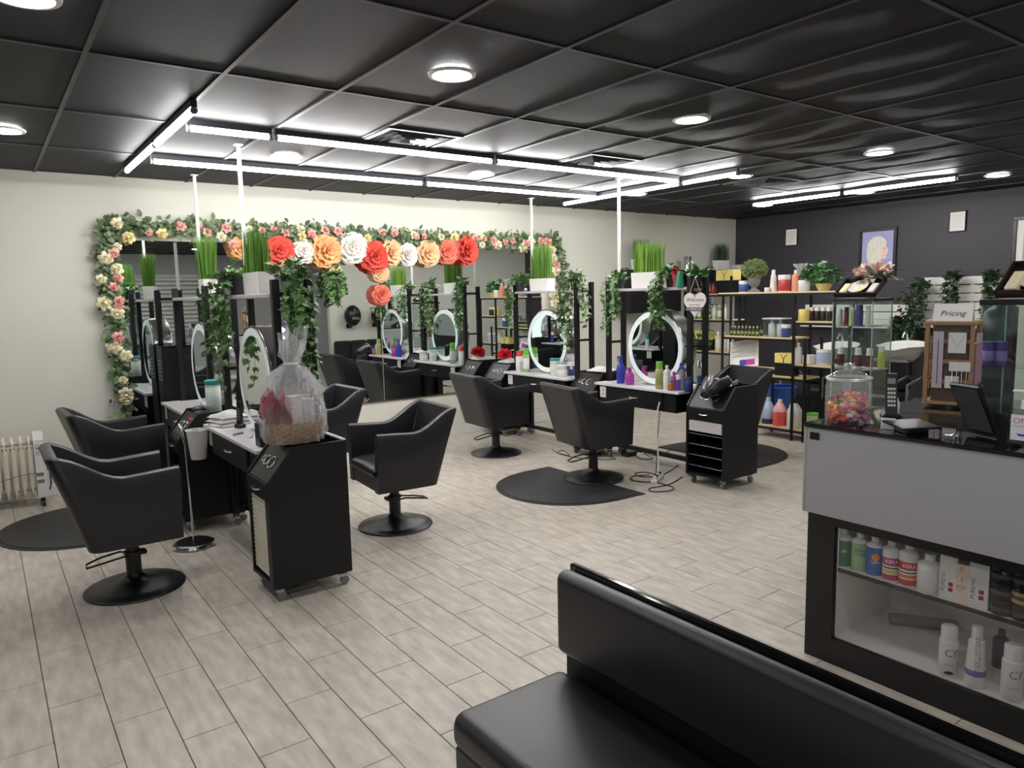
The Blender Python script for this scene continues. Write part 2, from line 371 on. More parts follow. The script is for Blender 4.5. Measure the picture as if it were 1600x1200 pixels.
# ---------------------------------------------------------------- salon chairs
def make_chair(label):
    t = thing('salon_chair', label, 'chair', group='black salon chairs')
    def ring(k):                                            # plan path front-left arm -> back -> front-right arm
        pts = []; hw = .315 if k else .285; bx = -.41 if k else -.245; fx = .235; r = .07
        for i in range(13): u = i/12; pts.append((fx+(bx+r-fx)*u, hw, u*.42))
        for i in range(1, 5): a = PI/2*i/4; pts.append((bx+r-r*math.sin(a), hw-r+r*math.cos(a), .42+.02*i))
        for i in range(1, 8): u = i/8; pts.append((bx, (hw-r)*(1-2*u), .5))
        q = [(x, -y, s) for x, y, s in reversed(pts[:17])]
        return pts+q
    top, bot = ring(1), ring(0); vs = []; fs = []; n = len(top)
    def hgt(s):                                             # arm height rising in an S to the back
        u = min(1, max(0, (s-.2)/.25)); u = u*u*(3-2*u); lo = .762-.022*min(1, s/.26)
        return lo+(.895-lo)*u
    for k in range(n):
        (tx, ty, s), (b_x, b_y, _) = top[k], bot[k]; h = hgt(s)
        a = top[max(k-1, 0)]; c = top[min(k+1, n-1)]
        tv = Vector((c[0]-a[0], c[1]-a[1], 0)).normalized(); nn = Vector((tv.y, -tv.x, 0))   # outward
        if nn.dot(Vector((tx+.05, ty, 0))) < 0: nn = -nn
        B = Vector((b_x, b_y, .335)); T = Vector((tx, ty, h)); th = .065
        vs += [B-nn*th, B, B.lerp(T, .5), T-Vector((0, 0, .022)), T-nn*.008-Vector((0,0,.006)), T-nn*.025, T-nn*(th-.02), T-nn*(th-.004)-Vector((0,0,.012)), T-nn*th-Vector((0,0,.03)), (B.lerp(T, .4))-nn*th]
    m = 10
    for k in range(n-1):
        for j in range(m): fs.append((k*m+j, k*m+(j+1)%m, (k+1)*m+(j+1)%m, (k+1)*m+j))
    fs += [tuple(range(m)), tuple((n-1)*m+j for j in range(m))[::-1]]
    mb = MB().add(vs, fs); mb.f = [f[::-1] for f in mb.f]
    mb.build('backrest_shell', LEATHER, t, 40)
    # rounded seat cushion
    c = MB(); W, r = .245, .05
    prof = [(-.25, .45), (-.25, .50), (-.2, .525), (0, .532), (.19, .528), (.245, .505), (.255, .475), (.245, .45)]
    def cs(u, v):
        x, z = prof[int(round(u*(len(prof)-1)))]; y = -W+2*W*v
        e = min(1, min(v, 1-v)*9); return (x, y, .45+(z-.45)*(.72+.28*math.sqrt(e)))
    c.grid(cs, len(prof)-1, 12); c.f = [f[::-1] for f in c.f]; c.build('seat_cushion', LEATHER, t, 50)
    MB().rbox(-.235, -.25, .335, .232, .25, .452, .012).build('seat_base', LEATHER, t, 30)
    MB().rbox(-.1, -.1, .31, .1, .1, .336, .005).build('seat_plate', BLKMETAL, t, 0)
    col = MB().cyl((0, 0, .06), (0, 0, .3105), .036, n=18); col.cyl((0, 0, .06), (0, 0, .22), .043, n=18); col.cyl((0, 0, .215), (0, 0, .23), .05, n=18)
    col.build('column', BLKMETAL, t)
    MB().lathe([(0, 0), (.272, 0), (.278, .006), (.272, .014), (.2, .026), (.12, .042), (.07, .06), (.045, .085), (.042, .1), (0, .1)], 36).build('base_disc', BLKMETAL, t, 50)
    MB().tube([(.0, .035, .2), (-.06, .07, .215), (-.16, .075, .2), (-.24, .06, .18), (-.245, -.01, .178), (-.16, -.03, .195), (-.05, -.03, .21), (0, -.035, .2)], .0065, 6).build('pump_lever', BLKMETAL, t)
    MB().rbox(.03, -.03, .2, .075, .03, .225, .006).build('lever_bracket', BLKMETAL, t)
    return t
ch0 = make_chair('black vinyl salon chair beside the chrome stand, without a mat'); ch0.location = (.625, 4.77, 0); ch0.rotation_euler.z = R(0)
ch0.children
for ch in ch0.children:
    pass
CH = [((.84, 6.38, .012), R(3), 'black vinyl salon chair on the mat nearest the oil heater'),
      ((2.405, 4.84, 0), R(176), 'black vinyl salon chair facing the gift basket cart'),
      ((2.36, 6.32, 0), R(183), 'black vinyl salon chair below the wall mirror, facing the first island'),
      ((4.42, 6.40, 0), R(-3), 'black vinyl salon chair facing the second island beside the wall mirror'),
      ((4.46, 4.89, .012), R(-8), 'black vinyl salon chair on the dark mat facing the second island'),
      ((6.12, 4.72, .012), R(172), 'black vinyl salon chair facing the back of the second island')]
for l, rz, lb in CH: dup(ch0, l, rz, lb)
# ---------------------------------------------------------------- floor mats
def mat_shape(label, x, y, sgn):
    t = thing('floor_mat', label, 'mat', (x, y, 0), 0, 'black D-shaped floor mats')
    pts = [(0, .65)]+[(-sgn*(.15+.80*math.sin(PI*k/24)**.8), .65*math.cos(PI*k/24)) for k in range(1, 24)]+[(0, -.65)]
    if sgn < 0: pts = pts[::-1]
    MB().prism(pts, 'z', 0, .007).build('mat_edge', RUBBER, t, 0)
    MB().prism([(px*.955-sgn*.012, py*.955) for px, py in pts], 'z', .007, .0115).build('mat_pad', RUBBER, t, 0)
mat_shape('black mat on the tiles in front of the white oil heater', .9, 6.43, 1)
mat_shape('black mat on the tiles in the middle of the open floor', 4.44, 4.87, 1)
mat_shape('black mat on the tiles in front of the bottle shelf', 5.92, 4.80, -1)
# ---------------------------------------------------------------- styling stations
def caster(parent, x, y, h=.085, m=None):
    o = MB().cyl((x, y, h-.012), (x, y, h), .014, n=8)
    o.box(x-.018, y-.016, h-.034, x+.022, y-.012, h-.01); o.box(x-.018, y+.012, h-.034, x+.022, y+.016, h-.01); o.box(x-.018, y-.016, h-.016, x+.022, y+.016, h-.01)
    c = o.build('caster', m or SILVER, parent, 0)
    MB().cyl((x+.012, y-.011, .0265), (x+.012, y+.011, .0265), .026, n=16).build('wheel', GREYP, c)
def station(label, cx, y0, y1, panel):
    L = (y1-y0)/2; t = thing('styling_station', label, 'styling station', (cx, (y0+y1)/2, 0), 0, 'double-sided styling stations'); fd, hw = .105, .29
    for sx in (-1, 1):
        for sy in (-1, 1):
            x, y = sx*fd, sy*(L-.025)
            MB().rbox(x-.023, y-.023, .085, x+.023, y+.023, 1.825, .003).build('post', BLKLAM, t, 0)
            caster(t, x, y)
    MB().rbox(-fd-.03, -L+.05, 1.715, fd+.03, L-.05, 1.742, .003).build('top_shelf', SHELFG, t, 0)
    for sy in (-1, 1):
        y = sy*(L-.025)
        for z in (1.725, 1.19): MB().box(-fd+.023, y-.012, z, fd-.023, y+.012, z+.024).build('end_rail', BLKLAM, t, 0)
        MB().box(-fd+.023, y-.015, .1, fd-.023, y+.015, .14).build('end_rail', BLKLAM, t, 0)
    MB().box(-.02, -L+.04, .1, .02, L-.04, .14).build('bottom_rail', BLKLAM, t, 0)
    if panel: MB().box(-.012, -L+.048, .14, .012, L-.048, .6).build('modesty_panel', BLKLAM, t, 0)
    top = MB(); ft = .023+.001
    top.rbox(-hw, -L+.052, .778, hw, L-.052, .803, .003); top.rbox(-hw, -L, .7785, -fd-ft, -L+.0515, .8025, .003); top.rbox(fd+ft, -L, .7785, hw, -L+.0515, .8025, .003)
    top.rbox(-hw, L-.0515, .7785, -fd-ft, L, .8025, .003); top.rbox(fd+ft, L-.0515, .7785, hw, L, .8025, .003)
    top.build('desktop', MARBLE, t, 0)
    MB().box(-hw+.03, -L+.052, .6, hw-.03, L-.052, .777).build('drawer_case', BLKLAM, t, 0)
    for sx in (-1, 1):
        xf = sx*(hw-.03); d = MB().rbox(xf, -L*.62, .615, xf+sx*.016, L*.72, .768, .003).build('drawer', BLKLAM, t, 0)
        MB().tube([(xf+sx*.016, -.05, .70), (xf+sx*.034, -.045, .70), (xf+sx*.038, 0, .696), (xf+sx*.034, .045, .70), (xf+sx*.016, .05, .70)], .007, 6).build('handle', CHROME, d)
        pl = MB().rbox(xf, L-.16, .655, xf+sx*.012, L-.065, .765, .003).build('outlet_plate', WHITEP, t, 0)
        so = MB()
        for z in (.69, .73): so.cyl((xf+sx*.012, L-.112, z), (xf+sx*.0135, L-.112, z), .016, n=12)
        so.build('socket', SHELFG, pl)
    return t
station('styling station with the folded white towel, between the tool carts', 1.565, 4.40, 5.66, True)
station('styling station at the garlanded mirror end of the first island', 1.565, 6.07, 7.20, True)
station('styling station with the heart sign and blue bottles', 5.31, 4.37, 5.48, False)
station('styling station of the second island nearest the wall mirror', 5.29, 5.90, 7.05, False)
# double-sided ring-light mirrors standing on the desks
def ring_mirror(label, x, y):
    r = .36; t = thing('ring_mirror', label, 'mirror', (x, y, .803), 0, 'round light-ring mirrors on the stations')
    def disc(prof): return MB().lathe(prof, 48, cap=False).xf(Matrix.Translation((0, 0, r+.008)) @ Matrix.Rotation(PI/2, 4, 'Y'))
    disc([(r-.01, -.094), (r, -.09), (r+.004, -.085), (r+.004, .085), (r, .09), (r-.01, .094), (r-.012, .08), (r-.012, -.08)][0:7]).build('drum', SILVER, t)
    MB().rbox(-.06, -.1, 0, .06, .1, .02, .003).build('foot', SILVER, t)
    for s in (-1, 1):
        g = disc([(r-.062, s*.0955), (r-.01, s*.0955)] if s > 0 else [(r-.01, s*.0955), (r-.062, s*.0955)])
        g.f = g.f[:48]; g.build('light_ring', RINGM, t)
        d = disc([(0, s*.0945), (r-.062, s*.0945)] if s > 0 else [(r-.062, s*.0945), (0, s*.0945)])
        d.f = d.f[:48]; d.build('mirror_glass', MIRROR, t)
ring_mirror('round light-ring mirror behind the gift basket', 1.565, 4.98)
ring_mirror('round light-ring mirror behind the wipes canister with the teal lid', 1.565, 6.42)
ring_mirror('round light-ring mirror beside the heart sign', 5.31, 4.84)
ring_mirror('round light-ring mirror beside the red pompom', 5.29, 6.46)
# ---------------------------------------------------------------- tool carts
def tool_cart(label, x0, y0, style, w=.38, dpt=.47):
    t = thing('tool_cart', label, 'tool cart', (x0+dpt/2, y0+w/2, 0), 0, 'black rolling tool carts'); hx, hy = dpt/2, w/2; zb = .085; T = .018
    side = [(-hx, zb), (hx, zb), (hx, .88), (-hx+.15, .88), (-hx, .70)]
    for s in (-1, 1): MB().prism(side, 'y', s*hy, s*(hy-T)).build('side_panel', BLKLAM, t, 0)
    MB().box(hx-T, -hy+T, zb, hx-.001, hy-T, .879).build('back_panel', BLKLAM, t, 0)
    MB().box(-hx+.004, -hy+T, zb, hx-T, hy-T, zb+.02).build('bottom_panel', BLKLAM, t, 0)
    MB().box(-hx+.13, -hy+T, .80, hx-T, hy-T, .815).build('tray_floor', BLKLAM, t, 0)
    s0, s1 = Vector((-hx+.006, 0, .695)), Vector((-hx+.15, 0, .868)); dv = (s1-s0); nv = Vector((-dv.z, 0, dv.x)).normalized()
    MB().add([s0+Vector((0, -hy+T, 0)), s1+Vector((0, -hy+T, 0)), s1+Vector((0, hy-T, 0)), s0+Vector((0, hy-T, 0))]+[q-nv*.01 for q in (s0+Vector((0, -hy+T, 0)), s1+Vector((0, -hy+T, 0)), s1+Vector((0, hy-T, 0)), s0+Vector((0, hy-T, 0)))],
             [(0,3,2,1),(4,5,6,7),(0,1,5,4),(1,2,6,5),(2,3,7,6),(3,0,4,7)]).build('holder_plate', BLKMETAL, t, 0)
    for yy, rr in ((.085, .018), (.03, .03), (-.05, .036)):
        c = s0.lerp(s1, .5)+Vector((0, yy, 0))+nv*.003; e1 = dv.normalized(); e2 = Vector((0, 1, 0))
        MB().tube([c+(e1*math.cos(2*PI*k/20)+e2*math.sin(2*PI*k/20))*rr for k in range(20)], .005, 6, True).build('holder_ring', CHROME, t)
    dr = MB().rbox(-hx-.002, -hy+T, .585, -hx+.014, hy-T, .69, .003).build('drawer', BLKLAM, t, 0)
    MB().tube([(-hx-.002, -.045, .64), (-hx-.022, -.04, .64), (-hx-.026, 0, .637), (-hx-.022, .04, .64), (-hx-.002, .045, .64)], .006, 6).build('handle', CHROME, dr)
    for sx in (-1, 1):
        for sy in (-1, 1): caster(t, sx*(hx-.045), sy*(hy-.045), zb)
    if style == 'slats':
        for k in range(17):
            z = .125+.0265*k; MB().rbox(-hx+.012, -hy+T+.06, z, -hx+.03, hy-T-.002, z+.0235, .004).build('shutter_slat', CREAM, t, 0)
        MB().box(-hx+.002, -hy+T, .105, -hx+.03, -hy+T+.055, .583).build('shutter_post', BLKLAM, t, 0)
    else:
        if style == 'open': MB().rbox(-hx+.004, -hy+T+.01, .48, -hx+.3, hy-T-.01, .575, .003).build('grey_drawer', SHELFG, t, 0)
        for z in (.17, .265, .36, .455):
            sh = MB().box(-hx+.02, -hy+T, z-.006, hx-T, hy-T, z).build('shelf', BLKLAM, t, 0)
            MB().cyl((-hx+.016, -hy+T, z), (-hx+.016, hy-T, z), .003, n=6).build('shelf_edge', GREYP, sh)
    return t
tool_cart('black rolling tool cart carrying the wrapped gift basket', 1.205, 3.97, 'slats')
tool_cart('black rolling tool cart holding the white cup, between the first island desks', 1.10, 5.675, 'plain', .37)
tool_cart('black rolling tool cart piled with hair dryers, its shelves open', 5.0, 3.85, 'open', .41)
tool_cart('black rolling tool cart between the two desks of the second island', 5.02, 5.50, 'plain', .38)
tool_cart('black rolling tool cart against the wall mirror beside the red pompom', 5.0, 7.09, 'plain', .38)
# ---------------------------------------------------------------- black upright appliance by the wall mirror
t = thing('upright_appliance', 'tall black upright appliance with vent slots against the wall mirror', 'appliance', (1.53, 7.40, 0))
MB().rbox(-.2, -.12, .0, .2, .14, 1.29, .008).build('body', BLKLAM, t, 0)
MB().rbox(-.203, -.123, 1.29, .203, .143, 1.305, .004).build('lid', BLKGLOSS, t, 0)
for k in range(6): MB().rbox(-.206, -.06, .98+.035*k, -.199, .06, .995+.035*k, .002).build('vent_slot', GREYP, t, 0)
# ---------------------------------------------------------------- power poles
for x, y, lb in ((1.68, 7.10, 'white power pole rising from the station at the garlanded mirror end'), (1.645, 5.60, 'white power pole rising behind the tall grass planter'),
                 (5.40, 6.97, 'white power pole rising from the second island beside the wall mirror'), (5.30, 5.40, 'white power pole rising from the heart sign station')):
    t = thing('power_pole', lb, 'pole', (x, y, 1.742), 0, 'white power poles to the ceiling')
    MB().rbox(-.013, -.013, 0, .013, .013, ZC-1.742-.004, .003).build('pole', WHITEP, t, 0)
    MB().rbox(-.03, -.03, ZC-1.742-.012, .03, .03, ZC-1.742-.003, .003).build('ceiling_plate', WHITEP, t, 0)
# ---------------------------------------------------------------- wall mirror
wm = thing('wall_mirror', 'large frameless wall mirror framed by the rose garland', 'mirror', (1.05, Y1-.004, .53))
for k, (a, b) in enumerate(((0, 2.645), (2.652, 4.98))): MB().rbox(a, -.006, 0, b, 0, 1.75, .002).build('mirror_panel', MIRROR, wm, 0)
MB().box(0, -.012, -.012, 4.98, 0, -.001).build('bottom_channel', SILVER, wm, 0)
# ---------------------------------------------------------------- reception counter
CT = 1.10
rc = thing('reception_counter', 'grey and black reception counter with a lit-less display window', 'counter', (3.0, 1.835, 0))
rc['label'] = 'grey and black reception counter with a glazed product display window'
YL = -3.0; D = .56                                           # local: y runs to -3.0, x 0..D; return arm to x 1.35
b = MB(); b.box(.0, YL, .0, .03, 0, .12); b.box(.0, YL, .645, .03, 0, .69); b.box(0, -.13, .12, .03, 0, .645)
b.build('display_frame', mat('black_satin', rgb(20, 18, 21), .3), rc, 0)
b = MB(); b.box(.03, YL, 0, D, 0, .118); b.box(.03, YL, .648, D, 0, 1.08); b.box(.03, -.02, .118, D, 0, .648)
b.box(D, -.58, 0, 1.35, 0, 1.08); b.build('carcass', BLKLAM, rc, 0)
MB().rbox(-.022, YL, .69, .0, .004, 1.082, .003).build('grey_front_panel', mat('grey_laminate', rgb(168, 165, 168), .45), rc, 0)
MB().rbox(-.022, .0045, .69, 1.35, .02, 1.082, .003).build('grey_end_panel', MATS['grey_laminate'], rc, 0)
b = MB(); b.rbox(-.03, YL, 1.083, D, .025, CT, .003); b.rbox(D+.0005, -.6, 1.0832, 1.36, .025, CT, .003); b.build('counter_top', BLKGLOSS, rc, 0)
INT = mat('display_interior', rgb(232, 230, 226), .5)
b = MB(); b.box(.031, YL, .119, D-.02, -.13, .125); b.box(D-.03, YL, .125, D-.02, -.13, .647); b.box(.031, -.135, .125, D-.03, -.128, .647); b.build('display_lining', INT, rc, 0)
sh = MB().box(.032, YL, .435, D-.03, -.135, .447).build('display_shelf', INT, rc, 0)
MB().box(.028, YL, .432, .032, -.135, .45).build('shelf_edge', BLKPLAS, sh, 0)
MB().box(.012, YL, .12, .016, -.13, .645).build('display_glass', glass('display_pane', (.99, .99, .99, 1), .8), rc, 0)
MB().box(-.0245, -.058, 1.03, -.022, -.012, 1.062).build('edge_sticker', BLKPLAS, rc, 0)
# ---------------------------------------------------------------- waiting bench
bn = thing('waiting_bench', 'long black vinyl waiting bench with a padded backrest', 'bench', (1.5, 1.80, 0))
def pad(x0, y0, z0, x1, y1, z1, r, name):
    mb = MB(); mb.rbox(x0, y0, z0, x1, y1, z1, r); o = mb.build(name, LEATHER, bn, 60)
    md = o.modifiers.new('bevel', 'BEVEL'); md.width = r*.5; md.segments = 3; md.limit_method = 'ANGLE'; md.angle_limit = R(20); return o
pad(-.46, -3.2, .34, -.01, 0, .46, .03, 'seat_cushion')
MB().rbox(-.445, -3.19, .04, -.0, -.012, .345, .006).build('seat_box', LEATHER, bn, 0)
MB().rbox(-.0, -3.19, .02, .045, -.01, .52, .006).build('rear_panel', BLKLAM, bn, 0)
pad(-.03, -3.2, .50, .04, .015, .79, .022, 'back_cushion')
MB().rbox(.0405, -3.2, .49, .062, .012, .797, .004).build('back_board', BLKGLOSS, bn, 0)
# ---------------------------------------------------------------- bottles and jars
BK = {'shoulder': ([(0, 0), (.94, 0), (1, .02), (1, .72), (.92, .77), (.6, .81), (.4, .83), (.4, .85), (0, .85)], [(0, .84), (.45, .84), (.45, .99), (.42, 1), (0, 1)]),
      'tall': ([(0, 0), (.94, 0), (1, .02), (1, .70), (.93, .73), (.8, .745), (0, .745)], [(0, .74), (.86, .74), (.86, .98), (.8, 1), (0, 1)]),
      'jar': ([(0, 0), (.93, 0), (1, .03), (1, .68), (.95, .74), (0, .74)], [(0, .72), (1.03, .72), (1.03, .97), (.98, 1), (0, 1)]),
      'tub': ([(0, 0), (.95, 0), (1, .02), (1, .88), (0, .88)], [(0, .87), (1.04, .87), (1.04, .98), (.9, 1), (0, 1)]),
      'cone': ([(0, 0), (1, 0), (1.02, .02), (.7, .76), (.5, .78), (0, .78)], [(0, .77), (.5, .77), (.5, .97), (.46, 1), (0, 1)]),
      'spray': ([(0, 0), (.94, 0), (1, .03), (1, .55), (.85, .64), (.45, .74), (.4, .78), (0, .78)], [(0, .77), (.46, .77), (.46, .86), (.35, .88), (.35, .95), (0, .95)]),
      'jug': ([(0, 0), (.94, 0), (1, .02), (1, .56), (.9, .66), (.55, .82), (.3, .9), (.3, .92), (0, .92)], [(0, .91), (.34, .91), (.34, .99), (.3, 1), (0, 1)]),
      'pot': ([(0, 0), (.9, 0), (1, .05), (1, .95), (.96, 1), (.85, 1), (.85, .9), (0, .9)], None)}
def bottle(kind, name, label, cat, loc, h, r, body, cap=None, lab=None, group=None, rz=0, flat=1, text=None, tm=None, tsize=.02, tz=.45, band=(.16, .6), n=18):
    t = thing(name, label, cat, loc, rz, group); pr, cp = BK[kind]
    MB().lathe([(a*r, b*h) for a, b in pr], n, sx=flat).build('body', body, t, 50)
    if cp:
        c = MB().lathe([(a*r, b*h) for a, b in cp], n, sx=flat if kind != 'shoulder' else 1)
        if kind == 'spray': c.rbox(-r*1.1, -r*.22, h*.93, r*.4, r*.22, h, .004).box(-r*1.0, -r*.12, h*.80, -r*.85, r*.12, h*.94)
        c.build('cap', cap or WHITEP, t, 40)
    if kind == 'jug': MB().tube([(r*.3, 0, h*.86), (r*.75, 0, h*.86), (r*.98, 0, h*.74), (r*.95, 0, h*.55)], r*.14, 8).build('jug_handle', body, t)
    if lab:
        lo, hi = band; k = MB().lathe([(r*1.004, lo*h), (r*1.012, lo*h+.0005), (r*1.012, hi*h-.0005), (r*1.004, hi*h)], n, sx=flat)
        k.f = [f for f in k.f if len(f) == 4]; lo_ = k.build('product_label', lab, t, 50)
        if text: obj('lettering', text_mesh(text, tsize, tm or INK, bend=r*1.02), lo_).location.z = tz*h
    return t
def bpx(px, yt, yb, wpx, x=None, y=None, z=None, zs=None):
    """base position, height and radius of an upright thing from the photo, standing on plane x/y/z"""
    p = P(px, yb, x=x, y=y, z=z); m = mpp(p); h = (yb-yt)*m; r = wpx*m/2
    if z is not None:
        d = Vector((p.x, p.y, 0)).normalized(); p = p+d*r
    if zs is not None: p.z = zs
    return p, h, r
# ---------------------------------------------------------------- foliage
GREEN = mat('ivy_green', rgb(92, 130, 74), .45, island=.55, var=.1); GREEN2 = mat('rose_leaf_green', rgb(104, 124, 88), .5, island=.55, var=.1)
GREEN3 = mat('bright_leaf_green', rgb(70, 132, 62), .45, island=.4, var=.1); GRASSM = mat('grass_green', rgb(98, 142, 50), .5, island=.45, var=.1)
OLIVE = mat('boxwood_green', rgb(134, 146, 84), .5, island=.45); STEM = mat('green_stem', rgb(70, 92, 48), .6)
DKGRASS = mat('dark_grass_green', rgb(62, 80, 58), .5, island=.4)
IVY = [(0, 0), (.28, .12), (.5, .02), (.38, .32), (.46, .6), (.2, .55), (0, 1), (-.2, .55), (-.46, .6), (-.38, .32), (-.5, .02), (-.28, .12)]
OVAL = [(0, 0), (.22, .2), (.3, .5), (.2, .8), (0, 1), (-.2, .8), (-.3, .5), (-.22, .2)]
def leaf(mb, p, d, up, s, shape=OVAL, fold=.25):
    d = d.normalized(); a = d.cross(up)
    if a.length < 1e-3: a = d.orthogonal()
    a.normalize(); nrm = a.cross(d); n = len(shape)
    vs = [p+d*(s*.45)] + [p+a*(u*s)+d*(v*s)+nrm*(abs(u)*s*fold-v*v*s*.18) for u, v in shape]
    mb.add(vs, [(0, 1+i, 1+(i+1) % n) for i in range(n)])
def rv(rd): return Vector((rd.uniform(-1, 1), rd.uniform(-1, 1), rd.uniform(-1, 1)))
POTB = mat('dark_pot', rgb(48, 48, 54), .45)
def ivy(label, loc, strands, seed, pr=.055, ph=.1, top=1.0, lsz=.05, gm=None, pot=True):
    rd = random.Random(seed); t = thing('potted_ivy', label, 'plant', loc, 0, 'ivy plants trailing from pots')
    if pot: MB().lathe([(0, 0), (pr*.78, 0), (pr, ph*.9), (pr*1.06, ph*.92), (pr*1.06, ph), (pr*.9, ph), (pr*.88, ph*.9), (0, ph*.9)], 18).build('pot', POTB, t)
    f = MB(); st = MB()
    for k in range(int(46*top)):
        p = Vector((rd.gauss(0, pr*.7), rd.gauss(0, pr*.7), ph*.92+abs(rd.gauss(0, .045)))); d = Vector((p.x*8+rd.uniform(-.4, .4), p.y*8+rd.uniform(-.4, .4), rd.uniform(-.2, .7)))
        leaf(f, p, d, Vector((0, 0, 1))+rv(rd)*.5, lsz*rd.uniform(.8, 1.3), IVY)
    for (dx, dy, drop, cnt) in strands:
        for c in range(cnt):
            ox, oy = dx+rd.gauss(0, .03), dy+rd.gauss(0, .03); dr = drop*rd.uniform(.6, 1.05); pts = []
            for i in range(15):
                u = i/14; e = min(1, u*3.2); zz = ph+.05*math.sin(PI*min(1, u*3))-max(0, u-.18)/.82*(dr+ph)
                pts.append(Vector((ox*e+.012*math.sin(u*9+c), oy*e+.012*math.cos(u*8+c*2), zz)))
            st.tube(pts, .002, 4)
            for i in range(3, 15):
                for q in range(2):
                    p = pts[i]+rv(rd)*.014; d = Vector((ox*2+rd.uniform(-1, 1), oy*2+rd.uniform(-1, 1), rd.uniform(-1.2, .1)))
                    leaf(f, p, d, Vector((ox, oy, .3))*6+rv(rd)*.6, lsz*rd.uniform(.6, 1.15), IVY)
    tag(f.build('ivy_leaves', gm or GREEN, t, 0), kind='stuff')
    if st.v: st.build('vine_stems', STEM, t, 0)
    return t
ZS = 1.743
ivy('ivy with white-edged leaves trailing over the post above the gift basket', (1.585, 4.50, ZS), [(-.05, -.11, .42, 4), (.07, -.1, .62, 4), (.1, -.03, .5, 3), (0, -.12, .3, 4)], 1, .06, .1, 2.2, .062)
ivy('ivy in a grey pot trailing beside the power pole of the towel station', (1.50, 5.30, ZS), [(-.14, .12, .62, 5), (-.13, .02, .35, 4), (-.12, .18, .5, 3)], 2, .062, .115, 1.2, .06)
ivy('ivy trailing from the second island beside the wall mirror', (5.20, 6.95, ZS), [(-.12, .04, .42, 5), (-.1, .1, .3, 3)], 3, .055, .1, 1.3, .055)
ivy('pale variegated ivy trailing over the post between the second island desks', (5.25, 6.02, ZS), [(-.1, -.02, .62, 6), (-.11, .12, .5, 5), (-.04, -.11, .35, 4)], 4, .055, .1, 1.6, .062, mat('variegated_green', rgb(112, 136, 92), .45, island=.75, var=.1))
ivy('ivy trailing at the far end of the heart sign station', (5.27, 5.36, ZS), [(-.12, .05, .48, 4), (-.13, -.06, .35, 3)], 5, .05, .09, 1.2, .05)
ivy('thick ivy hanging beside the heart sign and the red ornament', (5.25, 4.66, ZS), [(-.13, .06, .48, 6), (-.13, .0, .38, 5)], 6, .055, .1, 1.4, .055)
ivy('small ivy in a black pot above the heart sign', (5.36, 4.47, ZS), [(.11, -.03, .6, 3)], 8, .06, .1, 1.5, .05, GREEN3)
def grass(label, loc, lx, ly, ph, gh, seed, n=330, gm=None, flare=.0):
    rd = random.Random(seed); t = thing('grass_planter', label, 'plant', loc, 0, 'white planters of tall grass')
    b = MB(); b.add([(-lx*.46, -ly*.48, 0), (lx*.46, -ly*.48, 0), (lx*.46, ly*.48, 0), (-lx*.46, ly*.48, 0), (-lx/2, -ly/2, ph), (lx/2, -ly/2, ph), (lx/2, ly/2, ph), (-lx/2, ly/2, ph)], [(0,3,2,1),(0,1,5,4),(1,2,6,5),(2,3,7,6),(3,0,4,7)])
    k = .008; b.add([(-lx/2, -ly/2, ph), (lx/2, -ly/2, ph), (lx/2, ly/2, ph), (-lx/2, ly/2, ph), (-lx/2+k, -ly/2+k, ph), (lx/2-k, -ly/2+k, ph), (lx/2-k, ly/2-k, ph), (-lx/2+k, ly/2-k, ph), (-lx/2+k, -ly/2+k, ph-.03), (lx/2-k, -ly/2+k, ph-.03), (lx/2-k, ly/2-k, ph-.03), (-lx/2+k, ly/2-k, ph-.03)],
        [(0,1,5,4),(1,2,6,5),(2,3,7,6),(3,0,4,7),(4,5,9,8),(5,6,10,9),(6,7,11,10),(7,4,8,11),(8,9,10,11)])
    b.build('planter_box', CERAM, t, 0); f = MB()
    for i in range(n):
        x = rd.uniform(-lx*.44, lx*.44); y = rd.uniform(-ly*.47, ly*.47); h = gh*rd.uniform(.82, 1.0); a = rd.uniform(0, PI); wd = rd.uniform(.0018, .0036)
        dx, dy = math.cos(a)*wd, math.sin(a)*wd; tx, ty = x*(1+flare)+rd.gauss(0, .007), y*(1+flare)+rd.gauss(0, .009); z0 = ph-.03
        f.add([(x-dx, y-dy, z0), (x+dx, y+dy, z0), (x+dx+(tx-x)*.5, y+dy+(ty-y)*.5, z0+h*.6), (x-dx+(tx-x)*.5, y-dy+(ty-y)*.5, z0+h*.6), (tx, ty, z0+h)], [(0,1,2,3), (3,2,4)])
    tag(f.build('grass_blades', gm or GRASSM, t, 0), kind='stuff'); return t
grass('white planter of tall grass on the shelf above the towel station', (1.545, 5.0, ZS), .11, .34, .145, .34, 1)
grass('slim white planter of flaring grass above the wipes canister', (1.545, 6.33, ZS), .11, .17, .14, .42, 2, 200, flare=.5)
grass('white planter of tall grass beside the right end of the rose garland', (5.27, 6.62, ZS), .11, .34, .14, .46, 3)
grass('white planter of bright grass on the heart sign station', (5.29, 4.98, ZS), .11, .38, .15, .35, 4, 360, mat('bright_grass', rgb(128, 170, 62), .5, island=.45, var=.1))
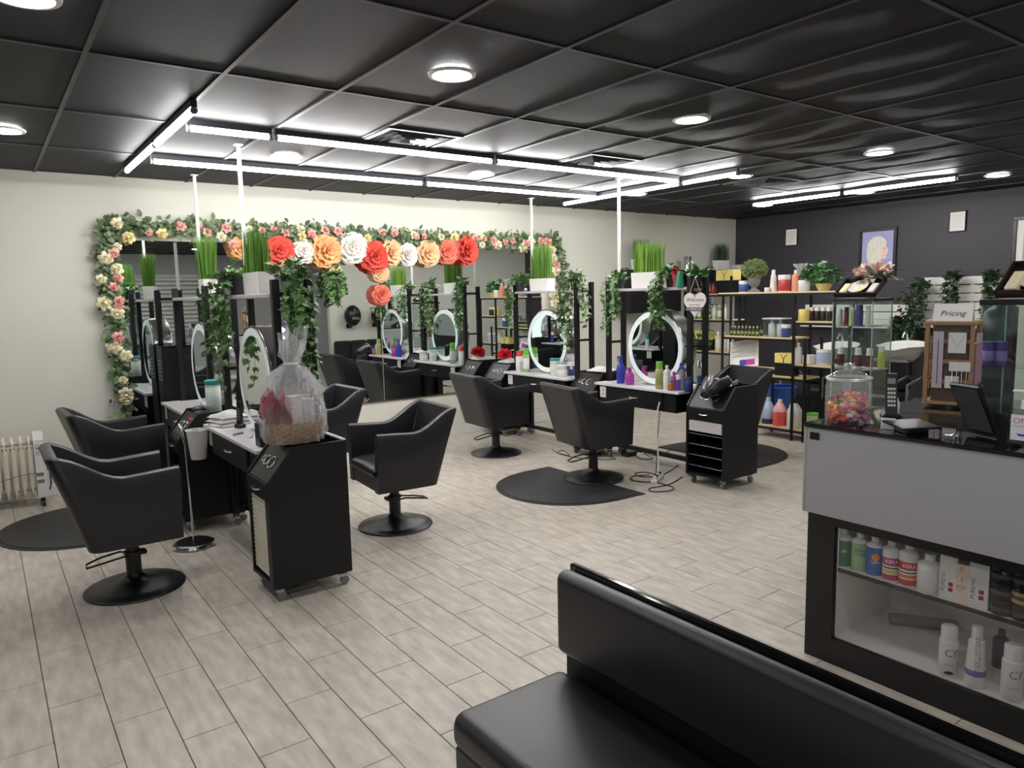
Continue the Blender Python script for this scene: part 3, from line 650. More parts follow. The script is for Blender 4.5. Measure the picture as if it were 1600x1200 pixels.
# ---------------------------------------------------------------- rose garland round the wall mirror
ROSE = {'cream': mat('cream_rose', rgb(238, 230, 196), .55, island=.12), 'pink': mat('pink_rose', rgb(240, 176, 168), .55, island=.14), 'yellow': mat('pale_yellow_rose', rgb(240, 224, 160), .55, island=.12)}
def rose_mesh(m, seed):
    rd = random.Random(seed); mb = MB()
    for lay, (rr, k, op) in enumerate(((.30, 3, .15), (.58, 4, .5), (.85, 5, .8), (1.05, 6, 1.15))):
        for i in range(k):
            a0 = 2*PI*i/k+lay*.7+rd.uniform(-.15, .15); wdt = 2*PI/k*.72
            def f(u, v):
                a = a0+(u-.5)*wdt*1.4; r = rr*(.35+.65*v**.8)*(1+.08*math.sin(3*u)); z = (1.0-.2*lay)*(v**.9)-op*.55*v*v-.04*math.cos((u-.5)*PI)*0
                e = 1-.25*(2*abs(u-.5))**3*v
                return (r*e*math.cos(a), r*e*math.sin(a), z)
            mb.grid(f, 4, 3)
    mb.sph((0, 0, .42), .34, .34, .4, 9, 6)
    return mb.mesh('rose', m, 60)
rosem = {k: [rose_mesh(m, s) for s in (1, 2)] for k, m in ROSE.items()}
gl = thing('rose_garland', 'garland of cream and pink roses round the wall mirror', 'garland', (1.0, Y1-.03, 2.27)); rd = random.Random(11)
G0 = Vector(gl.location); foli = MB(); path = []
def wpt(px, py): return P(px, py, y=Y1-.06)
segs = [((166, 352), (870, 378), 150, .078), ((172, 350), (165, 400), 12, .08), ((165, 400), (196, 648), 46, .07), ((868, 372), (882, 470), 26, .06)]
for (a, b, n, sp) in segs:
    A, B = wpt(*a), wpt(*b)
    for k in range(n):
        c = A.lerp(B, (k+.5)/n); path.append((c, sp)); dirn = (B-A).normalized()
        for q in range(9):
            p = c+Vector((rd.gauss(0, sp*.55), rd.uniform(-.05, .03), rd.gauss(0, sp*.55)))-G0
            d = Vector((rd.uniform(-1, 1), rd.uniform(-.9, -.05), rd.uniform(-1, 1)))
            leaf(foli, p, d, Vector((0, -1, .3))+rv(rd)*.5, rd.uniform(.045, .078), OVAL, .2)
tag(foli.build('garland_leaves', GREEN2, gl, 0), kind='stuff')
MB().tube([wpt(*q)-G0 for q in ((196, 648), (165, 400), (166, 352), (500, 362), (870, 376), (882, 470))], .008, 5).build('garland_vine', STEM, gl)
ROSES = [(184,350,'cream',15),(201,371,'yellow',14),(282,353,'pink',12),(254,366,'yellow',13),(233,363,'pink',9),(311,352,'pink',10),(325,363,'pink',11),(347,370,'cream',12),(354,356,'pink',12),(177,397,'pink',13),(166,405,'cream',17),(182,420,'cream',15),(184,434,'pink',12),(179,449,'pink',12),(187,470,'pink',12),(186,480,'pink',11),(164,474,'cream',17),(183,491,'cream',16),(158,437,'cream',12),(185,528,'pink',14),(178,543,'cream',17),(196,557,'cream',15),(197,616,'cream',16),(198,625,'cream',15),(192,594,'cream',10),(183,385,'cream',10),(365,383,'pink',12),(428,357,'pink',8),(447,363,'pink',10),(471,358,'cream',10),(473,369,'yellow',11),(488,366,'pink',11),(509,360,'pink',11),(529,361,'pink',11),(598,364,'pink',10),(617,364,'pink',10),(647,367,'cream',10),(651,368,'pink',9),(663,370,'pink',8),(711,371,'yellow',12),(743,372,'pink',9),(750,369,'cream',11),(756,373,'pink',10),(772,376,'pink',10),(779,383,'cream',11),(754,382,'cream',8),(790,378,'pink',8),(817,387,'cream',11),(822,380,'pink',10),(830,377,'cream',12),(846,376,'pink',9),(856,378,'pink',12),(858,387,'cream',10),(864,391,'cream',9),(865,404,'cream',12),(871,414,'pink',9),(869,424,'cream',12),(866,444,'pink',8),(867,461,'cream',12),(868,474,'cream',12),(575,372,'yellow',10),(690,370,'cream',9),(801,376,'pink',8),(410,360,'pink',9),(390,358,'cream',9)]
for px, py, c, s in ROSES:
    p = P(px, py, y=Y1-.12); o = obj('rose', rosem[c][rd.randrange(2)], gl, p-G0); k = s*mpp(p)*.66; o.scale = (k, k, k)
    o.rotation_euler = (R(90)+rd.uniform(-.5, .5), rd.uniform(-.4, .4), rd.uniform(-.35, .35))
# ---------------------------------------------------------------- giant paper flowers
def petal_mesh(m):
    mb = MB()
    def f(u, v):
        w = (u-.5)*2; a = .64*math.sin(PI*(.10+.58*v))**.8
        rim = v**4*(.10*math.cos(3*PI*w)-.06)
        return (w*a, v-.30*v*v*w*w, .34*v*v+.26*w*w*v-.75*max(0, v-.72)+rim)
    mb.grid(f, 6, 6); return mb.mesh('petal', m, 70)
PF = {'red': (232, 92, 80), 'coral': (240, 132, 112), 'orange': (246, 186, 130), 'peach': (248, 204, 160), 'white': (240, 234, 226), 'cream': (244, 224, 186)}
PM = {k: petal_mesh(mat('paper_'+k, rgb(*c), .7, island=.05, spec=.2)) for k, c in PF.items()}
CM = {}
for k in PF:
    c = MB()
    for j in range(3):
        pts = [(math.cos(i*.55+j*2.1)*(.05+.022*i), math.sin(i*.55+j*2.1)*(.05+.022*i)) for i in range(9)]
        for i in range(8):
            (a, b), (d, e) = pts[i], pts[i+1]; c.add([(a, b, .05), (d, e, .05), (d*.9, e*.9, .42-.02*i), (a*.9, b*.9, .42-.02*i)], [(0,1,2,3)])
    CM[k] = c.mesh('flower_centre', MATS['paper_'+k], 60)
FL = [(437,392,26,'red','large red paper flower beside the tall grass planter'),(377,387,19,'orange','orange paper flower half hidden behind the tall grass planter'),(475,393,21,'white','white paper flower between the red and the orange ones'),(510,393,29,'orange','largest orange paper flower, above the small cream one'),(550,387,27,'white','largest white paper flower on the wall mirror'),(586,401,27,'red','large red paper flower above the small peach one'),(611,395,23,'peach','peach paper flower between the red and the white ones'),(638,398,19,'white','loose white paper flower among the peach ones'),(670,396,22,'peach','peach paper flower beside the coral one'),(700,393,21,'coral','coral paper flower overlapped by the red end one'),(729,391,25,'red','red paper flower at the bare end of the row'),(525,427,14,'cream','small cream paper flower above the green ivy sprig'),(596,427,15,'peach','small peach paper flower below the large red one'),(597,461,17,'coral','lone coral paper flower hanging lowest on the mirror')]
for i, (px, py, rp, c, lb) in enumerate(FL):
    p = P(px, py, y=Y1-.10); s = rp*mpp(p); t = thing('paper_flower', lb, 'paper flower', (p.x, Y1-.065, p.z), 0, 'giant paper flowers on the wall mirror')
    t.rotation_euler = (R(90), 0, rd.uniform(-.25, .25)); off = rd.random()*6
    for lay, (k, rr, tilt, z) in enumerate(((7, 1.0, 4, 0), (6, .84, 22, .08), (6, .66, 42, .14), (5, .48, 62, .18))):
        for j in range(k):
            o = obj('petal', PM[c], t); a = off+2*PI*j/k+lay*.5+rd.uniform(-.08, .08)
            o.matrix_local = Matrix.Translation((0, 0, z*s)) @ Matrix.Rotation(a, 4, 'Z') @ Matrix.Rotation(R(tilt), 4, 'X') @ Matrix.Diagonal((s*rr, s*rr, s*rr, 1))
    o = obj('flower_centre', CM[c], t); o.scale = (s, s, s)
p = P(524, 452, y=Y1-.12)
ivy('green ivy sprig hanging below the small cream paper flower', (p.x, p.y, p.z+.12), [(0, -.04, .28, 4), (.06, -.04, .2, 3), (-.06, -.04, .2, 3)], 21, .05, .02, .8, .06, GREEN, pot=False)
# ---------------------------------------------------------------- oil heater
hp = P(30, 795, z=.0); t = thing('oil_heater', 'white finned oil heater on wheels against the white wall', 'heater', (.335, 7.36, 0))
for k in range(9):
    x = -.085-.058*k
    b = MB(); pr = [(-.085, .12), (-.06, .085), (.06, .085), (.085, .12), (.085, .56), (.06, .60), (-.06, .60), (-.085, .56)]
    b.prism([(q[0]*.9, q[1]) for q in pr], 'x', x-.008, x+.008); b.rbox(x-.02, -.07, .16, x+.02, -.04, .50, .008); b.rbox(x-.02, .04, .16, x+.02, .07, .50, .008)
    b.build('fin', CREAM, t, 0)
MB().prism([(-.085, .07), (.085, .07), (.085, .57), (.06, .63), (-.06, .63), (-.085, .57)], 'x', -.055, .02).build('control_housing', WHITEP, t, 0)
for z in (.2, .26): MB().rbox(-.05, -.089, z, -.0, -.085, z+.03, .002).build('switch', GREYP, t, 0)
for z in (.44, .5): MB().rbox(-.045, -.089, z, -.015, -.085, z+.04, .001).build('vent_slot', SHELFG, t, 0)
for z in (.145, .545): MB().cyl((-.56, 0, z), (-.05, 0, z), .018, n=10).build('oil_pipe', CREAM, t)
for x in (-.02, -.50):
    w = MB().box(x-.012, -.11, .05, x+.012, .11, .075).build('foot', BLKPLAS, t, 0)
    for y in (-.1, .1): MB().cyl((x-.012, y, .025), (x+.012, y, .025), .025, n=14).build('wheel', BLKPLAS, w)
MB().tube([(.02, -.03, .3), (.045, -.03, .3), (.05, -.03, .18), (.035, -.03, .12)], .006, 6).build('cord_wrap', BLKPLAS, t)
MB().tube([(-.05, -.09, .29), (-.15, -.1, .29), (-.3, -.1, .26), (-.48, -.1, .19), (-.6, -.1, .17)], .004, 5).build('cord', GREYP, t)
# ---------------------------------------------------------------- chrome floor stand
t = thing('floor_stand', 'thin chrome floor stand with a round base beside the salon chair', 'stand', (1.083, 5.33, 0))
MB().lathe([(0, 0), (.135, 0), (.142, .012), (.136, .03), (.12, .036), (0, .04)], 32).build('base', CHROME, t)
MB().lathe([(0, .0405), (.112, .038), (.112, .0395), (0, .043)], 28).build('base_cover', BLKPLAS, t)
MB().tube([(0, 0, .04), (0, 0, .4), (-.006, 0, .72), (-.02, 0, .80), (-.03, 0, .83)], .008, 8).build('pole', CHROME, t)
MB().cyl((-.03, 0, .825), (-.045, 0, .86), .014, .01, 10).build('holder', CHROME, t)
# ---------------------------------------------------------------- things on the first island
TEAL = plain('teal_plastic', 40, 140, 140); REDP = plain('red_plastic', 214, 62, 66); BLUEP = plain('cobalt_plastic', 52, 62, 168); MAG = plain('magenta_plastic', 176, 62, 160)
GRNP = plain('lime_cap', 112, 184, 60); TANL = plain('tan_label', 190, 168, 120); PURP = plain('purple_plastic', 96, 76, 150); NAVY = plain('navy_plastic', 42, 54, 110); AMB = plain('amber_plastic', 176, 112, 60)
LILAC = plain('lilac_card', 196, 182, 194); WIPE = plain('wipe_label', 214, 226, 214); FABW = mat('white_towel', rgb(226, 222, 220), .9, bump=.4, bscale=260, sheen=.3)
CLR = glass('clear_plastic', (.9, .93, .95, 1), .9)
DZ = .803
bottle('tub', 'wipes_canister', 'white wipes canister with a teal lid on the tool cart of the first island', 'canister', (1.42, 5.90, .816), .285, .056, WHITEP, TEAL, WIPE, band=(.1, .8))
t = thing('glass_bowl', 'clear glass bowl of dark clips beside the wipes canister', 'bowl', (1.31, 5.84, .816))
MB().lathe([(.03, 0), (.045, .004), (.065, .05), (.07, .085), (.066, .085), (.06, .05), (.042, .01), (0, .008)], 20).build('bowl', CLR, t)
MB().lathe([(0, .1), (.02, .1), (.03, .094), (.07, .086), (.074, .0855), (.03, .1), (.012, .104), (.018, .125), (0, .13)], 18).build('lid', CLR, t)
MB().lathe([(0, .012), (.04, .014), (.058, .05), (.03, .06), (0, .058)], 14).build('clips', plain('dark_clips', 60, 48, 56), t)
for k, (x, y) in enumerate(((1.235, 5.80), (1.26, 5.76), (1.225, 5.74))):
    o = MB().rbox(-.03, -.012, 0, .03, .012, .022, .006).build('hair_clip', REDP, None, 0, (x, y, .872 if x < 1.23 else .8705)); o.location.z = .8155
    o.rotation_euler.z = k*.8; tag(o, 'small red hair clip on the tool cart beside the glass bowl', 'hair clip', 'red hair clips')
t = thing('waste_cup', 'white plastic cup hooked on the side of the first island tool cart', 'cup', (1.215, 5.592, .56))
MB().lathe([(0, 0), (.05, 0), (.055, .01), (.075, .21), (.079, .212), (.079, .218), (.071, .218), (.05, .012), (0, .012)], 22).build('cup', WHITEP, t)
MB().box(-.02, .06, .2, .02, .082, .215).build('hook', CHROME, t, 0)
def towel(label, loc, sx, sy, lay, rz, seed, group='folded white towels'):
    t = thing('folded_towel', label, 'towel', loc, rz, group); rd = random.Random(seed); z = 0
    for k in range(lay):
        mb = MB(); ph = rd.random()*5; sh = 1-.06*k; th = .034
        def top(u, v):
            e = min(1, min(u, 1-u, v, 1-v)*7)**.5
            return ((u-.5)*sx*sh+.006*math.sin(7*v+ph), (v-.5)*sy*sh, z+th*e*(1+.35*math.sin(5*u+ph)*math.sin(4*v+ph))+.004*(1-e))
        mb.grid(top, 12, 9); mb.f = [f for f in mb.f]
        n = 13*10; mb.add([(-sx*sh/2, -sy*sh/2, z), (sx*sh/2, -sy*sh/2, z), (sx*sh/2, sy*sh/2, z), (-sx*sh/2, sy*sh/2, z)], [(0, 3, 2, 1)])
        mb.build('towel_fold', FABW, t, 60); z += th*.85
    return t
p = P(347, 664, z=.83); towel('folded white towel on the corner of the basket-side desk', (1.42, 5.50, DZ), .25, .24, 3, .3, 1)
t = thing('handset', 'black handset leaning upright against the mirror behind the gift basket', 'handset', (1.44, 5.29, DZ), .4)
MB().rbox(-.03, -.03, 0, .03, .03, .03, .006).build('cradle', BLKPLAS, t, 0)
MB().add([(-.012, -.022, .03), (.012, -.022, .03), (.012, .022, .03), (-.012, .022, .03), (-.002, -.02, .19), (.016, -.02, .19), (.016, .02, .19), (-.002, .02, .19)], [(0,3,2,1),(4,5,6,7),(0,1,5,4),(1,2,6,5),(2,3,7,6),(3,0,4,7)]).build('receiver', BLKPLAS, t, 0)
bk = MB()
for r_ in range(5):
    for c_ in range(3): q = .06+.018*r_; bk.box(-.0145+(q-.03)*.0625, -.014+.011*c_, q, -.011+(q-.03)*.0625, -.008+.011*c_, q+.01)
bk.build('keypad', GREYP, t, 0)
t = thing('iron_holder', 'black box holder on the desk beside the gift basket', 'holder', (1.36, 4.52, DZ)); MB().rbox(-.03, -.05, 0, .03, .05, .145, .004).build('box', BLKPLAS, t, 0); MB().cyl((-.031, .02, .12), (-.03, .02, .12), .008, n=10).build('stud', CHROME, t)
for k, (x, y, a) in enumerate(((1.35, 5.02, .5), (1.39, 4.86, 1.1))):
    o = MB().rbox(-.045, -.007, 0, .045, .007, .012, .004).build('hair_pin_clip', SILVER, None, 0, (x, y, DZ), a); tag(o, 'small silver sectioning clip lying on the towel desk', 'hair clip', 'silver clips on the towel desk')
0 and bottle('tub', 'wipes_canister', 'white wipes canister on the mirror-end desk of the first island', 'canister', (1.36, 7.08, DZ), .24, .05, WHITEP, TEAL, WIPE, band=(.1, .8))
for k, (y, m, c) in enumerate(((4.62, BLUEP, WHITEP), (5.42, GRNP, WHITEP), (6.2, MAG, BLKPLAS), (6.98, WHITEP, TEAL))):
    bottle('tall', 'hair_product', ['cobalt bottle on the far side of the towel desk', 'lime bottle on the far side of the towel desk', 'magenta bottle on the far side of the mirror-end desk', 'white bottle on the far side of the mirror-end desk'][k], 'bottle', (1.76, y, DZ), .2, .03, m, c)
# ---------------------------------------------------------------- wrapped gift basket
gb = thing('gift_basket', 'wicker gift basket wrapped in crinkled clear cellophane', 'gift basket', (1.44, 4.16, .882), .1); WICK = mat('wicker', rgb(150, 116, 72), .6, island=.3, var=.2, nscale=60)
A_, B_ = .165, .135
for k in range(8):
    z = .008+.015*k; s = .86+.02*k
    MB().tube([(A_*s*math.cos(a), B_*s*math.sin(a), z+.003*math.sin(a*14+k*PI)) for a in (2*PI*i/64 for i in range(64))], .0085, 5, True).build('wicker_strand', WICK, gb)
wk = MB()
for i in range(28): a = 2*PI*i/28; wk.tube([(A_*.86*math.cos(a), B_*.86*math.sin(a), 0), (A_*1.02*math.cos(a), B_*1.02*math.sin(a), .128)], .006, 5)
wk.build('wicker_stakes', WICK, gb); MB().lathe([(0, 0), (.84, 0), (.84, .008), (0, .008)], 28, sx=A_, sy=B_).xf(Matrix.Diagonal((1, 1, 1, 1))).build('basket_floor', WICK, gb)
MB().rbox(-.05, -.075, .07, .025, .0, .27, .004).build('white_gift_box', plain('pale_gift_box', 222, 214, 220), gb, 0); MB().rbox(.03, -.07, .07, .10, .01, .245, .004).build('lilac_gift_box', plain('lilac2', 206, 196, 204), gb, 0)
MB().lathe([(0, .06), (.035, .06), (.035, .24), (.015, .27), (.015, .31), (0, .31)], 14, (-.03, .06, 0)).build('gift_bottle', plain('dusty_rose', 176, 112, 120), gb)
TISS = mat('rose_tissue', rgb(186, 112, 122), .8, island=.2); ts = MB(); rd2 = random.Random(5)
for i in range(9):
    a = rd2.uniform(2.2, 4.0); p0 = Vector((.10*math.cos(a), .09*math.sin(a), .1)); leaf(ts, p0, Vector((math.cos(a)*.5, math.sin(a)*.5, 1.4)), rv(rd2), rd2.uniform(.12, .24), OVAL, .5)
ts.build('tissue_paper', TISS, gb, 0)
CELLO = bpy.data.materials.new('cellophane'); CELLO.use_nodes = True; N = CELLO.node_tree.nodes; Lk = CELLO.node_tree.links; N.remove(N['Principled BSDF'])
a1 = N.new('ShaderNodeBsdfTransparent'); a1.inputs[0].default_value = (.95, .95, .96, 1); a2 = N.new('ShaderNodeBsdfGlossy'); a2.inputs['Roughness'].default_value = .08
fr = fresnel(CELLO, 2.1); mx = N.new('ShaderNodeMixShader'); Lk.new(fr.outputs[0], mx.inputs[0]); Lk.new(a1.outputs[0], mx.inputs[1]); Lk.new(a2.outputs[0], mx.inputs[2]); df = N.new('ShaderNodeBsdfTranslucent'); df.inputs[0].default_value = (.95, .95, .97, 1); d2 = N.new('ShaderNodeBsdfDiffuse'); d2.inputs[0].default_value = (.95, .95, .97, 1); m3 = N.new('ShaderNodeMixShader'); Lk.new(df.outputs[0], m3.inputs[1]); Lk.new(d2.outputs[0], m3.inputs[2]); m2 = N.new('ShaderNodeMixShader'); nb = N.new('ShaderNodeTexNoise'); nb.inputs['Scale'].default_value = 38; nb.inputs['Detail'].default_value = 4; bp = N.new('ShaderNodeBump'); bp.inputs['Strength'].default_value = .9; bp.inputs['Distance'].default_value = .02; gp = N.new('ShaderNodeNewGeometry'); Lk.new(gp.outputs['Position'], nb.inputs['Vector']); Lk.new(nb.outputs[0], bp.inputs['Height']); Lk.new(bp.outputs[0], a2.inputs['Normal']); Lk.new(bp.outputs[0], fr.inputs['Normal']); m2.inputs[0].default_value = .16; Lk.new(mx.outputs[0], m2.inputs[1]); Lk.new(m3.outputs[0], m2.inputs[2]); Lk.new(m2.outputs[0], N['Material Output'].inputs[0])
cw = MB(); rd2 = random.Random(9); prof = [(1.0, .0), (1.06, .04), (1.1, .09), (1.1, .13), (1.09, .17), (1.06, .21), (1.0, .25), (.95, .29), (.88, .325), (.78, .36), (.66, .39), (.48, .415), (.3, .435), (.22, .452), (.27, .48), (.36, .52), (.4, .57), (.42, .62)]
NN = 84; jit = [[rd2.gauss(0, 1) for _ in range(NN)] for _ in prof]; vs = []
for k, (s, z) in enumerate(prof):
    for i in range(NN):
        a = 2*PI*i/NN; cr = .14 if k > 6 else .06; w_ = 1+cr*jit[k][i]+(.25*math.sin(a*3+1)+.2*math.sin(a*5) if k > 14 else 0)+(.07*math.sin(a*13+1.3*k) if k > 6 else 0)
        vs.append((A_*s*w_*math.cos(a)+(.02*(k-13)/3 if k > 13 else 0), B_*s*w_*math.sin(a), z+.012*jit[k][(i*7) % NN]*(k > 2)+(.05*math.sin(a*2+.6) if k == 17 else 0)))
cw.add(vs, [(k*NN+i, k*NN+(i+1) % NN, (k+1)*NN+(i+1) % NN, (k+1)*NN+i) for k in range(len(prof)-1) for i in range(NN)]); cw.build('cellophane_wrap', CELLO, gb, 0)
MB().tube([(.24*A_*math.cos(a), .24*B_*math.sin(a), .452) for a in (2*PI*i/16 for i in range(16))], .006, 5, True).build('ribbon_tie', PAPER, gb)
t = thing('white_jar', 'small clear jar with a white lid behind the gift basket', 'jar', (1.625, 4.28, .816)); MB().lathe([(0, 0), (.03, 0), (.032, .07), (0, .07)], 16).build('jar', CLR, t); MB().lathe([(0, .07), (.034, .07), (.034, .09), (0, .09)], 16).build('lid', WHITEP, t)
# ---------------------------------------------------------------- bottles on the second island
def on_desk(kind, px, yt, yb, wpx, name, label, cat, body, cap=None, lab=None, x=None, z=DZ, **k):
    p = P(px, yb, z=z)
    if x is not None: p = P(px, yb, x=x)
    m = mpp(p); bottle(kind, name, label, cat, (p.x, p.y, z), (yb-yt)*m, wpx*m/2, body, cap, lab, **k)
on_desk('spray', 970, 547, 590, 13, 'spray_bottle', 'tall cobalt spray bottle left of the mirror by the heart sign', 'bottle', BLUEP, BLUEP, x=5.13)
on_desk('spray', 984, 565, 592, 14, 'spray_bottle', 'short magenta spray bottle next to the cobalt one', 'bottle', MAG, MAG, x=5.12)
on_desk('tall', 1030, 563, 606, 12, 'hairspray_can', 'tan hairspray can with a lime cap in front of the mirror', 'can', TANL, GRNP, plain('leaf_label', 150, 160, 96), x=5.07)
on_desk('shoulder', 1042, 566, 604, 11, 'lotion_bottle', 'white lotion bottle beside the lime-capped can', 'bottle', WHITEP, WHITEP, PAPER, x=5.09)
on_desk('tall', 1048, 588, 605, 9, 'serum_bottle', 'small amber serum bottle in front of the purple ones', 'bottle', AMB, GREYP, x=5.06)
on_desk('shoulder', 1053, 574, 603, 10, 'shampoo_bottle', 'magenta shampoo bottle among the purple ones', 'bottle', MAG, PURP, x=5.10)
on_desk('jar', 1060, 578, 602, 9, 'shampoo_bottle', 'purple jar beside the magenta shampoo bottle', 'jar', PURP, WHITEP, x=5.12)
on_desk('spray', 1066, 557, 600, 11, 'spray_bottle', 'silver spray bottle with a cobalt head by the heart sign post', 'bottle', GREYP, BLUEP, x=5.15)
on_desk('tall', 1075, 581, 604, 11, 'gel_bottle', 'navy gel bottle by the heart sign post', 'bottle', NAVY, NAVY, x=5.11)
t = bottle('jar', 'disinfectant_jar', 'tall glass disinfectant jar of blue liquid behind the heart sign post', 'jar', (5.50, 4.50, DZ), .25, .052, CLR, CHROME); MB().lathe([(0, .01), (.046, .01), (.046, .1), (0, .1)], 18).build('blue_liquid', plain('blue_liquid', 30, 84, 150, .1), t)
t = thing('towel_box', 'white box of neck strips at the far end of the heart sign desk', 'box', (5.40, 5.28, DZ)); MB().rbox(-.06, -.07, 0, .06, .07, .12, .004).build('box', WHITEP, t, 0); MB().box(-.03, -.04, .1202, .03, .04, .122).build('slot', GREYP, t, 0)
on_desk('tall', 822, 545, 582, 11, 'hairspray_can', 'green hairspray can left of the mirror by the red pompom', 'can', plain('mint_can', 150, 190, 120), GRNP, WHITEP, x=5.13)
on_desk('tall', 812, 541, 572, 12, 'lotion_bottle', 'white bottle with a red cap beside the green can', 'bottle', WHITEP, REDP, PAPER, x=5.17)
on_desk('shoulder', 816, 557, 578, 8, 'serum_bottle', 'clear serum bottle beside the green can', 'bottle', CLR, WHITEP, x=5.10)
on_desk('tub', 867, 556, 583, 15, 'wipes_canister', 'white wipes canister with a teal lid in front of the mirror by the red pompom', 'canister', WHITEP, TEAL, WIPE, x=5.13)
on_desk('tub', 878, 569, 588, 17, 'cotton_tub', 'low white tub beside the wipes canister of the second island', 'tub', WHITEP, WHITEP, PAPER, x=5.08)
on_desk('jar', 893, 560, 581, 13, 'gel_jar', 'cobalt gel jar at the near end of the pompom-side desk', 'jar', NAVY, WHITEP, x=5.26)
on_desk('shoulder', 893, 573, 590, 10, 'spray_bottle', 'small clear bottle in front of the cobalt gel jar', 'bottle', CLR, WHITEP, x=5.10)
for y, m, c, lb in ((4.7, WHITEP, TEAL, 'white bottle on the far side of the heart sign desk'), (6.3, WHITEP, GRNP, 'white lime-capped bottle on the far side of the pompom-side desk'), (6.9, NAVY, WHITEP, 'navy bottle on the far side of the pompom-side desk')): bottle('tall', 'hair_product', lb, 'bottle', (5.52, y, DZ), .2, .03, m, c)
t = thing('bath_pompom', 'bright red mesh bath pompom on a towel beside the wall mirror', 'pompom', (5.20, 7.29, .912)); rd2 = random.Random(3); pm = MB()
for i in range(150):
    d = rv(rd2).normalized(); d.z = abs(d.z)*1.1-.25; leaf(pm, Vector((0, 0, .055))+d*.03, d, rv(rd2), rd2.uniform(.05, .075), OVAL, .8)
tag(pm.build('mesh_ruffles', mat('red_mesh', rgb(226, 44, 58), .6, island=.2), t, 0), kind='stuff'); MB().sph((0, 0, .06), .05).build('core', MATS['red_mesh'], t)
towel('white towel under the red bath pompom', (5.27, 7.29, .8805), .26, .22, 1, .1, 4); towel('white towel on the cart between the second island desks', (5.32, 5.69, .8805), .24, .24, 1, .2, 6)
# heart sign
hp = P(1083, 474, x=5.14); t = thing('heart_sign', 'white heart-shaped wooden sign with black script hanging on a station post', 'sign', (5.165, hp.y, hp.z)); hs = .125
hpts = []
for k in range(40):
    a = 2*PI*k/40; hpts.append((-hs*math.sin(a)**3*.98, hs*(.8125*math.cos(a)-.3125*math.cos(2*a)-.125*math.cos(3*a)-.0625*math.cos(4*a))))
MB().prism(hpts, 'x', -.006, .006).build('board', mat('whitewashed_wood', rgb(226, 216, 214), .7, var=.1, nscale=25), t, 0)
def flat_text(s, size, m, parent, x, y, z, rx=0, shear=0):
    me = text_mesh(s, size, m, shear=shear)
    for v in me.vertices: a, b = v.co.x, v.co.y; v.co = (0, -(a*math.cos(rx)-b*math.sin(rx)), a*math.sin(rx)+b*math.cos(rx))
    return obj('lettering', me, parent, (x, y, z))
flat_text('Welcome', .05, INK, t, -.0068, 0, .03, shear=.4); flat_text('to our salon', .024, INK, t, -.0068, 0, -.012, shear=.3)
bn_ = MB().rbox(-.012, -.115, -.068, -.006, .115, -.036, .002).build('name_strip', INK, t, 0); flat_text('DOMINICAN', .03, PAPER, bn_, -.0125, 0, -.053)
MB().tube([(0, .06, .09), (0, .0, .23), (0, -.06, .09)], .0025, 4).build('string', PAPER, t); MB().tube([(0, 0, .225), (.02, -.001, .24), (.045, -.0, .235)], .003, 4).build('nail', SILVER, t)
# red and green ornaments on the top shelf
t = thing('red_ornament', 'red bow ornament on the heart sign station shelf', 'ornament', (5.20, 4.57, ZS)); MB().lathe([(0, 0), (.025, 0), (.018, .04), (.03, .1), (.012, .14), (0, .14)], 12).build('stem', plain('crimson', 168, 50, 70), t)
ob_ = MB(); rd2 = random.Random(8)
for i in range(24): leaf(ob_, Vector((0, 0, .14)), rv(rd2), rv(rd2), .05, OVAL, .4)
ob_.build('bow', REDP, t, 0)
bottle('cone', 'green_ornament', 'teal green ribbed ornament beside the red bow ornament', 'ornament', (5.17, 4.49, ZS), .14, .04, plain('teal_green', 60, 150, 120), plain('teal_green', 60, 150, 120))
# hair dryers, irons and papers on the open-shelf cart
def dryer(label, loc, rz, tilt, m):
    t = thing('hair_dryer', label, 'hair dryer', loc, rz, 'hair dryers in the cart holder'); t.rotation_euler.y = tilt
    t.scale = (1.25, 1.25, 1.25)
    MB().lathe([(.0, -.005), (.034, 0), (.042, .03), (.043, .09), (.036, .13), (.03, .15), (.027, .15), (.027, .14), (0, .14)], 18).xf(Matrix.Rotation(-PI/2, 4, 'Y')).build('barrel', m, t)
    MB().lathe([(.03, 0), (.03, .035), (.012, .05), (.0, .05)], 14, cap=False).xf(Matrix.Translation((-.15, 0, 0)) @ Matrix.Rotation(-PI/2, 4, 'Y')).build('nozzle', BLKPLAS, t)
    MB().tube([(-.05, 0, -.02), (-.045, 0, -.08), (-.03, 0, -.15)], .017, 10).build('grip', m, t); MB().lathe([(0, -.01), (.035, -.008), (.036, .0), (.03, .002)], 16).xf(Matrix.Rotation(-PI/2, 4, 'Y')).build('rear_grille', SILVER, t)
    return t
dryer('grey hair dryer resting in the rings of the open-shelf cart', (5.15, 4.13, .925), .5, -.5, mat('gunmetal', rgb(120, 118, 122), .3, metal=.7)); dryer('black hair dryer resting in the rings of the open-shelf cart', (5.17, 3.95, .93), -.2, -.45, BLKPLAS)
def iron(label, loc, rz, m):
    t = thing('flat_iron', label, 'flat iron', loc, rz, 'styling irons on the carts')
    for s in (0, 1): MB().rbox(-.13, -.014, .014*s, .13, .014, .014*s+.012, .005).build('arm', m, t, 0)
    MB().box(-.12, -.012, .0122, -.04, .012, .0138).build('plate', SILVER, t, 0); return t
iron('black flat iron lying across the open-shelf cart', (5.27, 4.12, .8805), .9, BLKPLAS); iron('blue flat iron lying across the open-shelf cart', (5.34, 4.0, .8805), .5, plain('steel_blue', 86, 110, 150)); iron('white flat iron lying across the open-shelf cart', (5.38, 4.16, .8805), 1.2, WHITEP)
o = MB().rbox(-.1, -.07, 0, .1, .07, .006, .002).build('paper_stack', PAPER, None, 0, (5.29, 4.05, .8735), .4); tag(o, 'white papers under the flat irons on the open-shelf cart', 'papers'); o.location.z = .874
